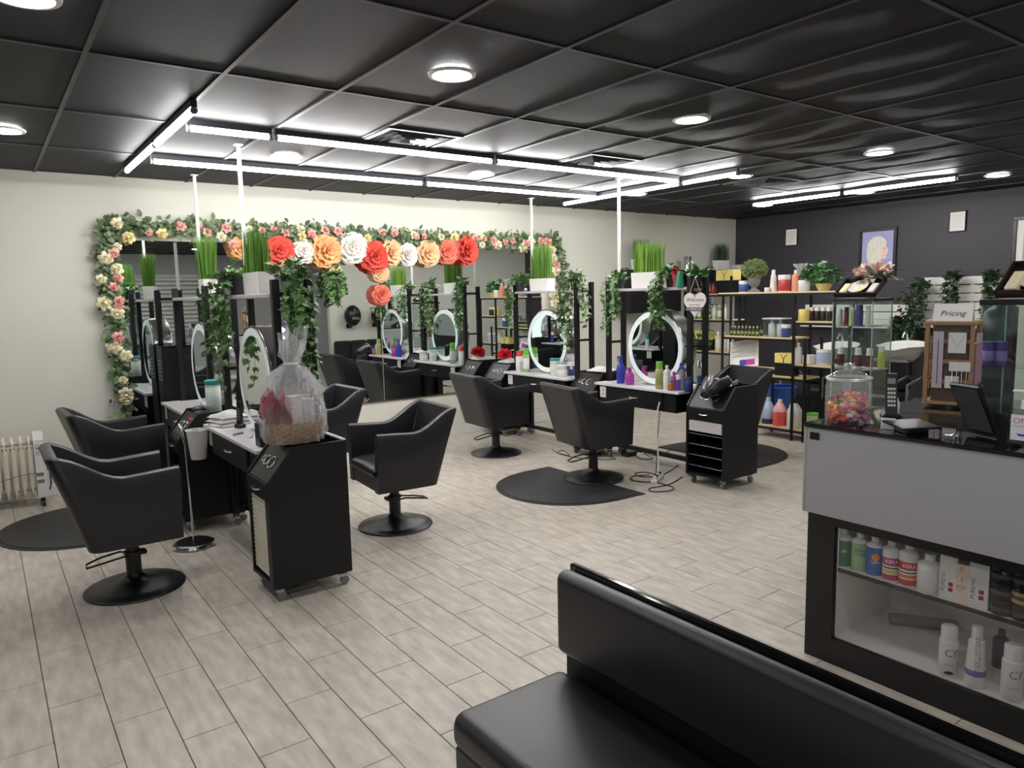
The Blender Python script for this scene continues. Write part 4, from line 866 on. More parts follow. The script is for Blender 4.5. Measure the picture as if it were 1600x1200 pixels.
# cables and power strip on the floor
t = thing('power_strip', 'white power strip on the floor beside the open-shelf cart', 'power strip', (4.86, 4.47, 0), .5); MB().rbox(-.13, -.03, 0, .13, .03, .035, .006).build('strip', WHITEP, t, 0)
for k in range(4): MB().rbox(-.1+.055*k, -.015, .0355, -.07+.055*k, .015, .06, .004).build('plug', BLKPLAS if k % 2 else WHITEP, t, 0)
def cable(label, px, m, r=.005, group='cables on the floor'):
    pts = [P(a, b, z=r) if len(q) == 0 else Vector((q[0], q[1], q[2])) for a, b, *q in px]; sm = []
    for i in range(len(pts)-1):
        p0, p1, p2, p3 = pts[max(i-1, 0)], pts[i], pts[i+1], pts[min(i+2, len(pts)-1)]
        for k in range(6):
            u = k/6; sm.append(.5*((2*p1)+(p2-p0)*u+(2*p0-5*p1+4*p2-p3)*u*u+(3*p1-p0-3*p2+p3)*u**3))
    sm.append(pts[-1]); sm = [Vector((q.x, q.y, max(q.z, r))) for q in sm]
    tag(MB().tube(sm, r, 6).build('power_cable', m, None), label, 'cable', group)
cable('black cable looped on the floor before the open-shelf cart', [(1066, 745), (1045, 757), (1015, 763), (1020, 768), (1045, 767), (1052, 762), (1030, 755), (1000, 752), (985, 750), (990, 744), (1015, 742)], BLKPLAS)
cable('black cable coiled beside the power strip', [(985, 748), (1000, 753), (1025, 752), (1030, 745), (1010, 738), (992, 740), (1005, 745), (1035, 742), (1060, 727)], BLKPLAS)
cable('white cable hanging from the desk socket to the power strip', [(0, 0, 5.03, 4.60, .69), (0, 0, 5.0, 4.61, .55), (0, 0, 4.98, 4.58, .3), (0, 0, 4.93, 4.52, .12), (0, 0, 4.88, 4.48, .07)], WHITEP, .007)
cable('black cable hanging below the heart sign desk', [(0, 0, 5.2, 4.75, .6), (0, 0, 5.16, 4.74, .35), (0, 0, 5.1, 4.70, .1), (0, 0, 5.05, 4.66, .006), (0, 0, 4.95, 4.58, .006), (0, 0, 4.9, 4.5, .05)], BLKPLAS, .004)
cable('black cable lying under the salon chair on the dark mat', [(862, 700), (868, 706), (890, 712), (880, 704), (872, 708), (900, 715), (940, 718), (962, 717), (950, 712)], BLKPLAS, .004)
cable('black cable running beneath the heart sign desk rail', [(985, 703), (1000, 716), (1020, 716), (1005, 708), (1030, 712), (1050, 700)], BLKPLAS, .004)
o = thing('adapter_brick', 'black cable bundle and adapter under the heart sign desk', 'adapter', P(983, 712, z=0)); MB().rbox(-.09, -.05, 0, .09, .05, .07, .02).build('brick', BLKPLAS, o, 0); MB().tube([(.09, 0, .03), (.14, .02, .02), (.17, -.02, .012)], .006, 5).build('lead', BLKPLAS, o)
# ---------------------------------------------------------------- retail shelf units
def shelf_unit(label, x, boards, posts, depth=.32, wood=WOODL):
    t = thing('retail_shelf', label, 'shelf unit', (x, posts[0][0], 0)); y0 = posts[0][0]
    for y, za, zb in posts:
        for dx in (0, depth): MB().box(dx-.012, y-y0-.012, za, dx+.012, y-y0+.012, zb).build('post', BLKMETAL, t, 0)
    for a, b, z in boards:
        o = MB().box(.0125, a-y0, z-.02, depth-.0125, b-y0, z).build('board', wood, t, 0)
        r = MB(); r.box(-.012, a-y0, z-.042, .012, b-y0, z-.016); r.box(depth-.012, a-y0, z-.042, depth+.012, b-y0, z-.016); r.build('board_rail', BLKMETAL, o, 0)
    return t
SXF = 7.30; ZT, ZL1, ZR1, ZR2, ZL2, ZB, ZL3 = 1.675, 1.16, 1.35, .87, .72, .135, .78
yy = lambda px, py=560: P(px, py, x=SXF).y
shelf_unit('black metal shelf unit with pale wood boards full of hair products', SXF,
    [(4.23, 5.74, ZT), (4.70, 5.66, ZL1), (4.23, 4.70, ZR1), (4.23, 4.70, ZR2), (4.56, 5.04, ZL2), (4.23, 5.18, ZB), (5.10, 5.66, ZL3)],
    [(5.66, 0, ZT-.02), (4.70, 0, ZT-.02), (4.23, 0, ZT-.02), (5.17, 0, ZL3-.02), (4.555, 0, ZL1)])
def sh(kind, px, yt, yb, wpx, zs, name, label, cat, body, cap=None, lab=None, x=SXF+.13, **k):
    p, h, r = bpx(px, yt, yb, wpx, x=x, zs=zs); return bottle(kind, name, label, cat, p, h, r, body, cap, lab, **k)
NAVL = plain('navy_label', 62, 84, 150); REDL = plain('red_label', 186, 66, 66); ORG = plain('orange_clear', 232, 150, 120); YEL = plain('butter_yellow', 240, 220, 130)
sh('jar', 1162, 440, 458, 15, ZT, 'treatment_jar', 'white treatment jar with a navy label beside the topiary urn', 'jar', WHITEP, WHITEP, NAVL, band=(.05, .7))
sh('cone', 1208, 423, 457, 11, ZT, 'shampoo_bottle', 'tall white tapered bottle on the top wooden board', 'bottle', WHITEP, WHITEP)
sh('pot', 1199, 450, 457, 9, ZT, 'white_cup', 'small white cup beside the tall white tapered bottle', 'cup', WHITEP, x=SXF+.06)
sh('jar', 1225, 431, 457, 18, ZT, 'treatment_jar', 'large white tub with a red label on the top wooden board', 'jar', WHITEP, WHITEP, REDL, band=(.05, .7))
sh('shoulder', 1243, 424, 457, 12, ZT, 'shampoo_bottle', 'orange and white bottle beside the tub with the red label', 'bottle', ORG, WHITEP, x=SXF+.10)
sh('pot', 1256, 440, 457, 18, ZT, 'white_bowl', 'white bowl in front of the leafy green plant', 'bowl', CERAM, x=SXF+.08)
# topiary in a stone urn
p, h, r = bpx(1178, 430, 458, 17, x=SXF+.13, zs=ZT); t = thing('topiary_urn', 'round boxwood topiary in a grey stone urn', 'plant', p); STONE = mat('grey_stone', rgb(120, 120, 124), .7, var=.2, nscale=40)
MB().lathe([(0, 0), (.07, 0), (.07, .015), (.05, .025), (.028, .045), (.03, .06), (.055, .08), (.07, .12), (.074, .165), (.085, .175), (.085, .185), (.07, .185), (0, .17)], 22).build('urn', STONE, t)
f = MB(); rd2 = random.Random(2)
for i in range(420):
    d = rv(rd2).normalized(); c = Vector((d.x*.125, d.y*.125, .27+d.z*.095)); leaf(f, c*1, d+rv(rd2)*.5, rv(rd2), rd2.uniform(.025, .042), OVAL)
tag(f.build('boxwood_leaves', OLIVE, t, 0), kind='stuff'); MB().sph((0, 0, .265), .11, .11, .085).build('foliage_core', STEM, t); MB().cyl((0, 0, .16), (0, 0, .2), .012, n=8).build('trunk', AMB, t)
# leafy pothos
p, h, r = bpx(1287, 446, 457, 20, x=SXF+.15, zs=ZT); t = thing('leafy_plant', 'bushy bright green leafy plant at the end of the top wooden board', 'plant', p)
MB().lathe([(0, 0), (.05, 0), (.085, .06), (.09, .08), (.082, .08), (0, .06)], 20).build('bowl_pot', plain('straw_pot', 196, 182, 120), t)
f = MB(); rd2 = random.Random(12)
for i in range(190):
    a = rd2.uniform(0, 2*PI); q = rd2.random()**.5; c = Vector((.08*q*math.cos(a), .21*q*math.sin(a)+.04, .08+.24*rd2.random()*(1.15-q*.6))); leaf(f, c, Vector((math.cos(a)*.6, math.sin(a), rd2.uniform(-.3, .8))), Vector((0, 0, 1))+rv(rd2)*.4, rd2.uniform(.05, .085), [(u*1.35, v) for u, v in OVAL])
tag(f.build('pothos_leaves', GREEN3, t, 0), kind='stuff'); st = MB()
for i in range(14): a = i*.45; st.tube([(0, 0, .05), (.04*math.cos(a), .09*math.sin(a)+.02, .15), (.07*math.cos(a), .17*math.sin(a)+.04, .17)], .003, 4)
st.build('leaf_stems', STEM, t)
# wrapped bottle with cellophane
p, h, r = bpx(1250, 411, 445, 20, x=SXF+.2, zs=ZT); t = thing('wrapped_bottle', 'bottle wrapped in crumpled clear cellophane behind the white bowl', 'gift', p)
MB().lathe([(0, 0), (.035, 0), (.035, .16), (.012, .2), (0, .2)], 14).build('bottle', PAPER, t); cw = MB(); rd2 = random.Random(31); vs = []; pf = [(.06, 0), (.07, .08), (.065, .16), (.035, .22), (.02, .235), (.06, .28), (.075, .31)]
for k, (q, z) in enumerate(pf):
    for i in range(24): a = 2*PI*i/24; w_ = 1+rd2.gauss(0, .14); vs.append((q*w_*math.cos(a), q*w_*math.sin(a), z+rd2.gauss(0, .006)*(k > 0)))
cw.add(vs, [(k*24+i, k*24+(i+1) % 24, (k+1)*24+(i+1) % 24, (k+1)*24+i) for k in range(len(pf)-1) for i in range(24)]); cw.build('cellophane', CELLO, t, 0)
# left middle board: oil bottles, bin, jar
OILG = plain('dark_green_glass', 52, 62, 34, .15); OILL = plain('olive_label', 150, 150, 96)
for row, (xx, n, a, b) in enumerate(((SXF+.07, 8, 5.58, 5.22), (SXF+.15, 7, 5.54, 5.22))):
    for k in range(n):
        y = a+(b-a)*k/(n-1); bottle('shoulder', 'oil_bottle', 'small dark green oil bottle in the double row on the wooden board', 'bottle', (xx, y, ZL1), .115 if row == 0 else .15, .019, OILG, plain('black_cap', 24, 24, 24) if row else SHELFG, OILL, 'oil bottles in the double row', band=(.2, .5), n=10)
t = thing('clear_bin', 'clear plastic bin holding white bottles on the wooden board', 'bin', (SXF+.15, 5.02, ZL1)); b_ = MB(); b_.box(-.09, -.12, 0, .09, .12, .004)
for a in ((-.09, -.12, -.087, .12), (.087, -.12, .09, .12), (-.087, -.12, .087, -.117), (-.087, .117, .087, .12)): b_.box(a[0], a[1], .004, a[2], a[3], .2)
b_.build('bin_walls', CLR, t, 0); MB().rbox(-.1, -.13, .2, .1, .13, .215, .004).build('lid', WHITEP, t, 0)
for y in (-.06, .05): bottle('shoulder', 'shampoo_bottle', 'white bottle inside the clear plastic bin', 'bottle', (SXF+.14, 5.02+y, ZL1+.005), .185, .042, WHITEP, WHITEP, PAPER, 'white bottles in the clear bin')
sh('jar', 1228, 503, 523, 14, ZL1, 'treatment_jar', 'white jar with a blue label at the end of the middle wooden board', 'jar', NAVL, WHITEP, x=SXF+.09)
# right upper board
sh('pot', 1256, 484, 502, 17, ZR1, 'yellow_tub', 'yellow tub on the small upper wooden board', 'tub', YEL, x=SXF+.08)
for k, px in enumerate((1268, 1277, 1286, 1296)): sh('tall', px, 478, 499, 9, ZR1, 'scalp_serum', 'dark serum jar with a tall white cap', 'jar', plain('dark_brown', 44, 36, 36), WHITEP, None, x=SXF+.13, group='white-capped serum jars')
# right lower board
sh('shoulder', 1247, 541, 574, 10, ZR2, 'shampoo_bottle', 'white pump bottle on the small lower wooden board', 'bottle', WHITEP, WHITEP, PAPER, x=SXF+.08)
sh('pot', 1264, 560, 574, 20, ZR2, 'white_bowl', 'white bowl on the small lower wooden board', 'bowl', CERAM, x=SXF+.14)
sh('pot', 1287, 551, 575, 23, ZR2, 'patterned_tub', 'white tub with blue flowers on the small lower wooden board', 'tub', CERAM, None, mat('blue_flower_print', rgb(176, 186, 212), .5, var=.45, nscale=45), x=SXF+.12, band=(.1, .85))
# yellow and black bag boxes
def yb_box(label, loc, s=1):
    t = thing('gift_box', label, 'gift box', loc, 0, 'yellow and black gift boxes'); MB().rbox(-.07*s, -.115*s, 0, .07*s, .115*s, .145*s, .004).build('lower_half', BLKLAM, t, 0)
    MB().rbox(-.072*s, -.117*s, .1455*s, .072*s, .117*s, .26*s, .004).build('upper_half', YEL, t, 0); c = MB()
    c.tube([(-.074*s, .04*s, .25*s), (-.075*s, 0, .2*s), (-.074*s, -.04*s, .25*s)], .004, 4); c.tube([(-.075*s, 0, .2*s), (-.075*s, 0, .15*s)], .004, 4); c.build('ribbon', INK, t)
yb_box('yellow and black gift box on the low wooden board behind the salon chair', (SXF+.13, 4.86, ZL2))
t = thing('wood_spatula', 'pale wooden stick standing behind the low gift box', 'stick', (SXF+.24, 4.83, ZL2)); MB().cyl((0, 0, 0), (.02, -.01, .42), .009, n=8).build('stick', WOODL, t); MB().sph((.02, -.01, .42), .012, n=8, m=6).build('tip', WOODL, t)
# jugs on the bottom board
WHJ = plain('milky_plastic', 226, 224, 222); BLJ = mat('pale_blue_jug', rgb(176, 196, 220), .3); PKJ = plain('pink_jug', 240, 176, 172); REDQ = plain('pink_liquid', 226, 92, 88, .25)
sh('cone', 1187, 617, 660, 11, ZB, 'shampoo_bottle', 'slim milky bottle beside the blue jug', 'bottle', WHJ, WHITEP, x=SXF+.2)
t = sh('jug', 1200, 620, 661, 19, ZB, 'gallon_jug', 'pale blue gallon jug with dark liquid in the bottom', 'jug', BLJ, WHITEP, x=SXF+.12, rz=1.0, group='gallon jugs'); 
q, h, r = bpx(1200, 620, 661, 19, x=SXF+.12); MB().lathe([(r*.96, .003), (r*1.012, .006), (r*1.012, h*.2), (r*.96, h*.2+.002)], 18).build('dark_liquid', plain('ink_liquid', 52, 54, 84), t)
t = sh('jug', 1218, 624, 665, 21, ZB, 'gallon_jug', 'pink gallon jug nearly full of red liquid', 'jug', PKJ, WHITEP, x=SXF+.1, rz=1.0, group='gallon jugs'); q, h, r = bpx(1218, 624, 665, 21, x=SXF+.1); MB().lathe([(r*.96, .003), (r*1.012, .006), (r*1.012, h*.54), (r*.96, h*.54+.002)], 18).build('red_liquid', REDQ, t)
sh('jug', 1241, 626, 669, 23, ZB, 'gallon_jug', 'white gallon jug behind the middle shelf post', 'jug', WHJ, BLKPLAS, x=SXF+.1, rz=1.2, group='gallon jugs')
sh('tub', 1269, 641, 668, 17, ZB, 'green_tub', 'pale green tub with a lime lid at the end of the bottom board', 'tub', plain('pale_green_tub', 190, 206, 150), GRNP, x=SXF+.12)
t = thing('blue_basin', 'round blue plastic basin behind the gallon jugs', 'basin', (SXF+.56, 5.24, 0)); MB().lathe([(0, 0), (.12, 0), (.2, .5), (.21, .52), (.19, .52), (.11, .03), (0, .03)], 28).build('basin', plain('blue_basin', 36, 92, 186), t); MB().tube([(.2*math.cos(a), .2*math.sin(a), .52) for a in (2*PI*i/24 for i in range(24))], .012, 6, True).build('rim', plain('blue_basin', 36, 92, 186), t)
# chart leaning on the left lower board
t = thing('paper_chart', 'white printed hair chart leaning on the shelf behind the salon chair', 'chart', (SXF+.1, 5.42, ZL3+.001)); t.rotation_euler = (R(-9), R(12), 0); MB().box(-.002, -.2, 0, .002, .2, .33).build('card', PAPER, t, 0); pr = MB()
for k in range(9): pr.box(-.0028, -.17, .13+.02*k, -.0022, .17-.05*(k % 3), .136+.02*k)
pr.build('printed_lines', GREYP, t, 0); MB().box(-.003, -.15, .02, -.0022, -.03, .09).build('pink_print', MAG, t, 0); MB().box(-.003, -.03, .02, -.0022, .06, .09).build('blue_print', BLUEP, t, 0)
# second unit against the white wall and black wall cabinets
SX2 = 8.45
shelf_unit('narrow black shelf unit with pale boards beside the wall cabinets', SX2, [(6.42, 7.15, 1.66), (6.42, 7.15, 1.30), (6.42, 7.15, .84), (6.42, 7.15, .2)], [(7.15, 0, 1.9), (6.42, 0, 1.9)])
yb_box('yellow and black gift box on the narrow shelf unit', (SX2+.12, 6.56, 1.66), 1.25); yb_box('yellow gift box on the lower board of the narrow shelf unit', (SX2+.14, 6.98, .84), 1.1)
for k in range(5): bottle('shoulder', 'red_bottle', 'small dark red bottle on the top board of the narrow shelf unit', 'bottle', (SX2+.1, 7.08-.07*k, 1.66), .17, .026, plain('wine_red', 150, 54, 70), BLKPLAS, REDL, 'red bottles on the narrow shelf unit', n=12)
for k in range(6): bottle('shoulder', 'clear_spray', 'small white-capped bottle on the second board of the narrow shelf unit', 'bottle', (SX2+.1, 7.05-.09*k, 1.30), .2, .03, WHITEP if k % 2 else GRNP, WHITEP, PAPER, 'mixed bottles on the narrow shelf unit', n=12)
for k in range(3): bottle('shoulder', 'cream_bottle', 'cream bottle on the third board of the narrow shelf unit', 'bottle', (SX2+.12, 6.72-.1*k, .84), .28, .042, plain('cream_bottle', 232, 222, 186), WHITEP, PAPER, 'cream bottles on the narrow shelf unit', n=12)
ca, cb = P(985, 415, y=7.28), P(1031, 488, y=7.28); zt, zb = 2.02, cb.z
def wall_cab(label, x0, x1, z0, z1, y=7.28):
    t = thing('wall_cabinet', label, 'cabinet', (x0, Y1, z0), 0, 'black wall cabinets'); MB().box(0, y-Y1+.018, 0, x1-x0, -.001, z1-z0).build('body', BLKLAM, t, 0); h = (x1-x0)/2
    for k in (0, 1):
        d = MB().rbox(h*k+.003, y-Y1, .003, h*(k+1)-.003, y-Y1+.0175, z1-z0-.003, .002).build('door', BLKLAM, t, 0); xx = h-.04 if k == 0 else h+.04
        MB().cyl((xx, y-Y1-.02, .06), (xx, y-Y1, .06), .009, n=8).build('knob', CHROME, d)
wall_cab('black double-door wall cabinet on the white wall under the dark grass planter', ca.x, 8.42, zb, zt); wall_cab('black double-door wall cabinet in the corner under the silver cup', 8.80, 9.55, 1.75, zt)
wall_cab('black double-door wall cabinet against the charcoal wall', 9.56, 10.09, 1.75, zt)
t = thing('cabinet_shelf', 'black shelf board joining the wall cabinets', 'shelf', (8.425, Y1, 1.99)); MB().box(0, -.32, 0, .37, -.001, .03).build('shelf_board', BLKLAM, t, 0); MB().box(0, -.03, -.04, .37, -.001, -.0005).build('cleat', BLKLAM, t, 0)
grass('white planter of dark grass on the wall cabinet behind the bright grass', (P(1002, 410, y=7.42).x, 7.42, zt+.001), .32, .1, .15, .34, 7, 260, DKGRASS); px_ = P(1127, 408, y=7.42).x
grass('white planter of dark grass at the corner end of the wall cabinets', (px_, 7.42, zt+.001), .30, .1, .15, .32, 8, 260, DKGRASS)
o = thing('white_box', 'flat white box on the corner end of the wall cabinets', 'box', (P(1157, 410, y=7.40).x, 7.42, zt+.001)); MB().rbox(-.15, -.1, 0, .15, .1, .06, .004).build('base', WHITEP, o, 0); MB().rbox(-.153, -.103, .0605, .153, .103, .085, .004).build('lid', PAPER, o, 0)
o = thing('silver_cup', 'tall silver metal cup on the wall cabinets', 'cup', (P(1074, 412, y=7.42).x, 7.42, zt+.001)); MB().lathe([(0, 0), (.055, 0), (.05, .06), (.05, .12), (.062, .2), (.057, .2), (.045, .12), (.045, .02), (0, .02)], 20).build('cup', SILVER, o); MB().lathe([(.05, .085), (.053, .09), (.053, .1), (.05, .105)], 20).build('band', CHROME, o)
t = thing('bottle_rack', 'black wire rack of small bottles below the wall cabinets', 'rack', (8.85, 7.55, 1.28)); MB().box(0, -.12, 0, .6, .04, .012).build('rack_shelf', BLKMETAL, t, 0); MB().box(0, .03, 0, .6, .048, .42).build('rack_back', BLKMETAL, t, 0); MB().box(0, -.12, .2, .6, .03, .212).build('rack_shelf', BLKMETAL, t, 0)
for k in range(8):
    for z in (1.2925, 1.4925): bottle('shoulder', 'nail_bottle', 'tiny pale bottle in the black wire rack', 'bottle', (8.9+.07*k, 7.49, z), .12, .02, SHELFG if k % 3 else plain('slate_bottle', 90, 110, 130), WHITEP, None, 'tiny bottles in the wire rack', n=10)
# ---------------------------------------------------------------- charcoal wall decorations
def frame(label, name, cat, y0, y1, z0, z1, bw, group=None, art=None):
    t = thing(name, label, cat, (X1, (y0+y1)/2, (z0+z1)/2), 0, group); hy, hz = (y1-y0)/2, (z1-z0)/2
    for a in ((-hy, -hz, hy, -hz+bw), (-hy, hz-bw, hy, hz), (-hy, -hz+bw, -hy+bw, hz-bw), (hy-bw, -hz+bw, hy, hz-bw)): MB().rbox(-.028, a[0], a[1], -.001, a[2], a[3], .004).build('frame_bar', BLKPLAS, t, 0)
    MB().box(-.014, -hy+bw, -hz+bw, -.002, hy-bw, hz-bw).build('print', art or PAPER, t, 0); return t, hy, hz
for y0, y1, z0, z1, lb in ((6.47, 6.68, 2.355, 2.615, 'small framed white notice above the narrow shelf unit'), (4.14, 4.345, 2.375, 2.635, 'small framed white notice on the bare side of the charcoal wall')):
    t, hy, hz = frame(lb, 'framed_notice', 'frame', y0, y1, z0, z1, .012, 'framed notices'); pr = MB()
    for k in range(7): pr.box(-.0148, -hy*.6+.01*(k % 3), hz*.55-.024*k, -.0142, hy*.6, hz*.55-.024*k+.006)
    pr.build('printed_lines', SHELFG, t, 0)
t, hy, hz = frame('black framed portrait print of a pale blond bob in profile', 'framed_portrait', 'picture', 4.985, 5.51, 1.85, 2.51, .045, art=mat('lavender_print', rgb(160, 160, 204), .35, var=.12, nscale=6))
frame('black framed print on the charcoal wall beside the partition end', 'framed_print', 'picture', 3.06, 3.62, 1.88, 2.5, .045)
def flatp(pts, x, m, nm): MB().add([(x, a, b) for a, b in pts], [tuple(range(len(pts)))]).build(nm, m, t, 0)
flatp([(-.02, .10), (-.10, .12), (-.135, .05), (-.155, -.0), (-.13, -.02), (-.14, -.05), (-.125, -.08), (-.10, -.10), (-.06, -.09), (-.05, -.17), (.03, -.2), (.04, 0)], -.0145, mat('print_skin', rgb(232, 200, 188), .5), 'print_face')
flatp([(-.09, .18), (-.03, .22), (.06, .21), (.13, .15), (.15, .05), (.15, -.06), (.12, -.14), (.03, -.15), (-.01, -.11), (-.05, -.10), (-.06, -.02), (-.075, .05), (-.115, .1), (-.12, .14)], -.0152, mat('print_hair', rgb(222, 218, 204), .5, var=.25, nscale=18, stretch=(1, 4, .6)), 'print_hair'); flatp([(-.105, .05), (-.085, .058), (-.08, .045), (-.1, .042)], -.0155, GREYP, 'print_eye')
flatp([(-.14, -.045), (-.115, -.05), (-.115, -.06), (-.135, -.058)], -.0155, plain('print_lips', 190, 110, 110), 'print_lips')
p = P(969, 359, y=Y1); t = thing('wall_sensor', 'round white sensor high on the white wall', 'sensor', p); MB().lathe([(0, 0), (.048, 0), (.048, .012), (.04, .018), (.028, .018), (.026, .024), (0, .026)], 24).xf(Matrix.Rotation(PI/2, 4, 'X')).build('case', WHITEP, t); MB().lathe([(.03, .0185), (.034, .0195), (.038, .0185)], 24, cap=False).xf(Matrix.Rotation(PI/2, 4, 'X')).build('ring', GREYP, t)
# white slat boards behind the shampoo bowls
def slats(label, pxa, pxb, zs, lh, name='slat_panel'):
    a, b = P(pxa, 480, x=X1-.03).y, P(pxb, 480, x=X1-.03).y; t = thing(name, label, 'wall panel', (X1, (a+b)/2, zs), 0, 'white slat boards'); h = abs(a-b)/2
    for k in range(lh): MB().rbox(-.03, -h, .108*k, -.012, h, .108*k+.096, .004).build('slat', WHITETRIM, t, 0)
    for y in (-h*.8, 0, h*.8): MB().box(-.0118, y-.02, 0, -.001, y+.02, .108*lh-.012).build('batten', WHITETRIM, t, 0)
    MB().rbox(-.15, -h, -.12, -.001, h, -.004, .004).build('ledge', WHITETRIM, t, 0); return t, (a+b)/2, h
zlo = P(1490, 512, x=X1).z; z2 = P(1360, 512, x=X1).z
slats('white slat boards with a ledge beside the jewellery rack', 1441, 1600, zlo+.12, 5); slats('low white slat boards with a ledge behind the glass cabinet', 1258, 1420, z2+.12, 2)
DKIVY = mat('dark_ivy_green', rgb(62, 84, 58), .45, island=.6, var=.1)
ivy('ivy hanging on the white slat boards between the cabinet and the rack', (X1-.22, P(1440, 460, x=X1-.2).y, P(1440, 452, x=X1-.2).z), [(-.02, .0, .55, 6), (-.02, .1, .7, 4), (0, .16, .8, 4)], 41, .05, .02, 1.4, .07, DKIVY, pot=False)
ivy('ivy hanging on the white slat boards above the pricing card', (X1-.22, P(1488, 455, x=X1-.2).y, P(1488, 440, x=X1-.2).z), [(-.02, 0, .4, 6), (-.02, .06, .5, 4)], 42, .05, .02, 1.4, .07, DKIVY, pot=False)
ivy('ivy hanging on the white slat boards beside the second glass cabinet', (X1-.22, P(1548, 455, x=X1-.2).y, P(1548, 440, x=X1-.2).z), [(-.02, 0, .5, 6), (-.02, -.06, .6, 4)], 43, .05, .02, 1.4, .07, DKIVY, pot=False)
ivy('low ivy trailing over the ledge behind the glass cabinet', (X1-.2, P(1405, 500, x=X1-.2).y, z2+.01), [(-.03, .1, .35, 5), (-.03, -.05, .5, 4), (-.03, .0, .6, 4)], 44, .05, .05, 1.6, .07, DKIVY)
# shampoo bowls with their chairs
def shampoo(label, px, py):
    x = 9.15; p = P(px, py, x=x); t = thing('shampoo_unit', label, 'shampoo unit', (x, p.y, 0), 0, 'shampoo bowl units'); z = p.z-.11
    b_ = MB(); n = 26; prof = [(0, .0), (.12, .0), (.2, .06), (.25, .15), (.27, .2), (.285, .205), (.27, .19), (.2, .1), (.1, .05), (0, .045)]; vs = []
    for r_, zz in prof:
        for i in range(n):
            a = 2*PI*i/n; k = 1-.10*max(0, -math.cos(a))**6; vs.append((r_*1.05*math.cos(a)*k, r_*math.sin(a), z+zz+(.05*max(0, math.cos(a)) if r_ > .15 else 0)-(.045*max(0, -math.cos(a))**8 if r_ > .22 else 0)))
    b_.add(vs, [(k*n+i, k*n+(i+1) % n, (k+1)*n+(i+1) % n, (k+1)*n+i) for k in range(len(prof)-1) for i in range(n)]); b_.build('bowl', CERAM, t, 60)
    MB().cyl((.1, 0, 0), (.05, 0, z+.02), .09, .06, 16).build('pedestal', mat('grey_cabinet', rgb(120, 118, 122), .5), t); MB().tube([(.2, .02, z+.25), (.18, .02, z+.34), (.1, .02, z+.36), (.06, .02, z+.3)], .012, 8).build('faucet', CHROME, t)
    q = MB(); q.rbox(-.78, -.27, .34, -.3, .27, .46, .03); q.build('seat', LEATHER, t); q = MB(); q.rbox(-.36, -.26, .46, -.24, .26, .84, .03); q.build('chair_back', LEATHER, t)
    for s in (-1, 1): a = MB().tube([(-.78, s*.29, .34), (-.78, s*.29, .6), (-.4, s*.29, .66), (-.3, s*.29, .6)], .018, 8).build('armrest', SILVER, t)
    MB().rbox(-.7, -.2, .0, -.32, .2, .34, .01).build('chair_base', BLKLAM, t)
shampoo('white shampoo bowl with a black chair beside the glass cabinet', 1408, 552); shampoo('white shampoo bowl with a black chair behind the wooden shelf boards', 1306, 552)
shampoo('white shampoo bowl with a black chair hidden behind the jewellery rack', 1512, 552)
# ---------------------------------------------------------------- glass display cabinets
def case(label, x, y0, y1, dep, h, shelves):
    t = thing('glass_cabinet', label, 'display cabinet', (x, y0, 0), 0, 'glass display cabinets'); w_ = y1-y0
    MB().rbox(-.01, -.01, h-.03, dep+.01, w_+.01, h, .003).build('top', BLKLAM, t, 0); MB().rbox(-.01, -.01, 0, dep+.01, w_+.01, .35, .004).build('plinth', BLKLAM, t, 0)
    for a in ((0, 0, .005, w_), (dep-.005, 0, dep, w_), (.0055, 0, dep-.0055, .005), (.0055, w_-.005, dep-.0055, w_)): MB().box(a[0], a[1], .351, a[2], a[3], h-.031).build('pane', CLEARG, t, 0)
    ed = mat('glass_edge', rgb(150, 170, 164), .2)
    for sx in (0, dep):
        for sy in (0, w_): MB().box(sx-.004, sy-.004, .351, sx+.004, sy+.004, h-.031).build('corner_strip', ed, t, 0)
    for z in shelves: MB().box(.006, .006, z-.006, dep-.006, w_-.006, z).build('glass_shelf', CLEARG, t, 0)
    return t
XC = 6.4; ya, yb_ = P(1302, 480, x=XC).y, P(1364, 480, x=XC).y; z1, z2s, hc = P(1340, 510, x=XC).z, P(1340, 578, x=XC).z, P(1335, 466, x=XC).z
case('tall glass display cabinet topped with the flower arrangement', XC, yb_, ya, .34, hc, (z1, z2s, .6))
for k, (px, hh, r, m, c, lb) in enumerate(((1311, .15, .03, WHITEP, WHITEP, 'white jar on the upper shelf of the glass cabinet'), (1322, .17, .022, plain('maroon', 110, 40, 48), BLKPLAS, 'maroon bottle on the upper glass shelf'), (1331, .2, .027, plain('pale_lime', 214, 218, 170), WHITEP, 'pale lime bottle on the upper glass shelf'), (1342, .19, .034, PURP, PURP, 'purple bottle on the upper glass shelf'), (1356, .18, .024, WHITEP, WHITEP, 'slim white bottle on the upper glass shelf'))): bottle('tall', 'display_bottle', lb, 'bottle', (XC+.13, P(px, 508, x=XC+.13).y, z1+.001), hh, r, m, c)
for px in (1313, 1340, 1358): bottle('tall', 'display_bottle', 'white bottle with a dark red label on the lower glass shelf', 'bottle', (XC+.14, P(px, 577, x=XC+.14).y, z2s+.001), .19, .032, WHITEP, WHITEP, plain('maroon', 110, 40, 48), 'red-labelled bottles in the glass cabinet', band=(.1, .65))
bottle('tall', 'display_bottle', 'clear bottle of yellow liquid at the edge of the glass cabinet', 'bottle', (XC+.28, yb_+.05, z2s+.001), .2, .03, plain('yellow_liquid', 214, 206, 60), WHITEP)
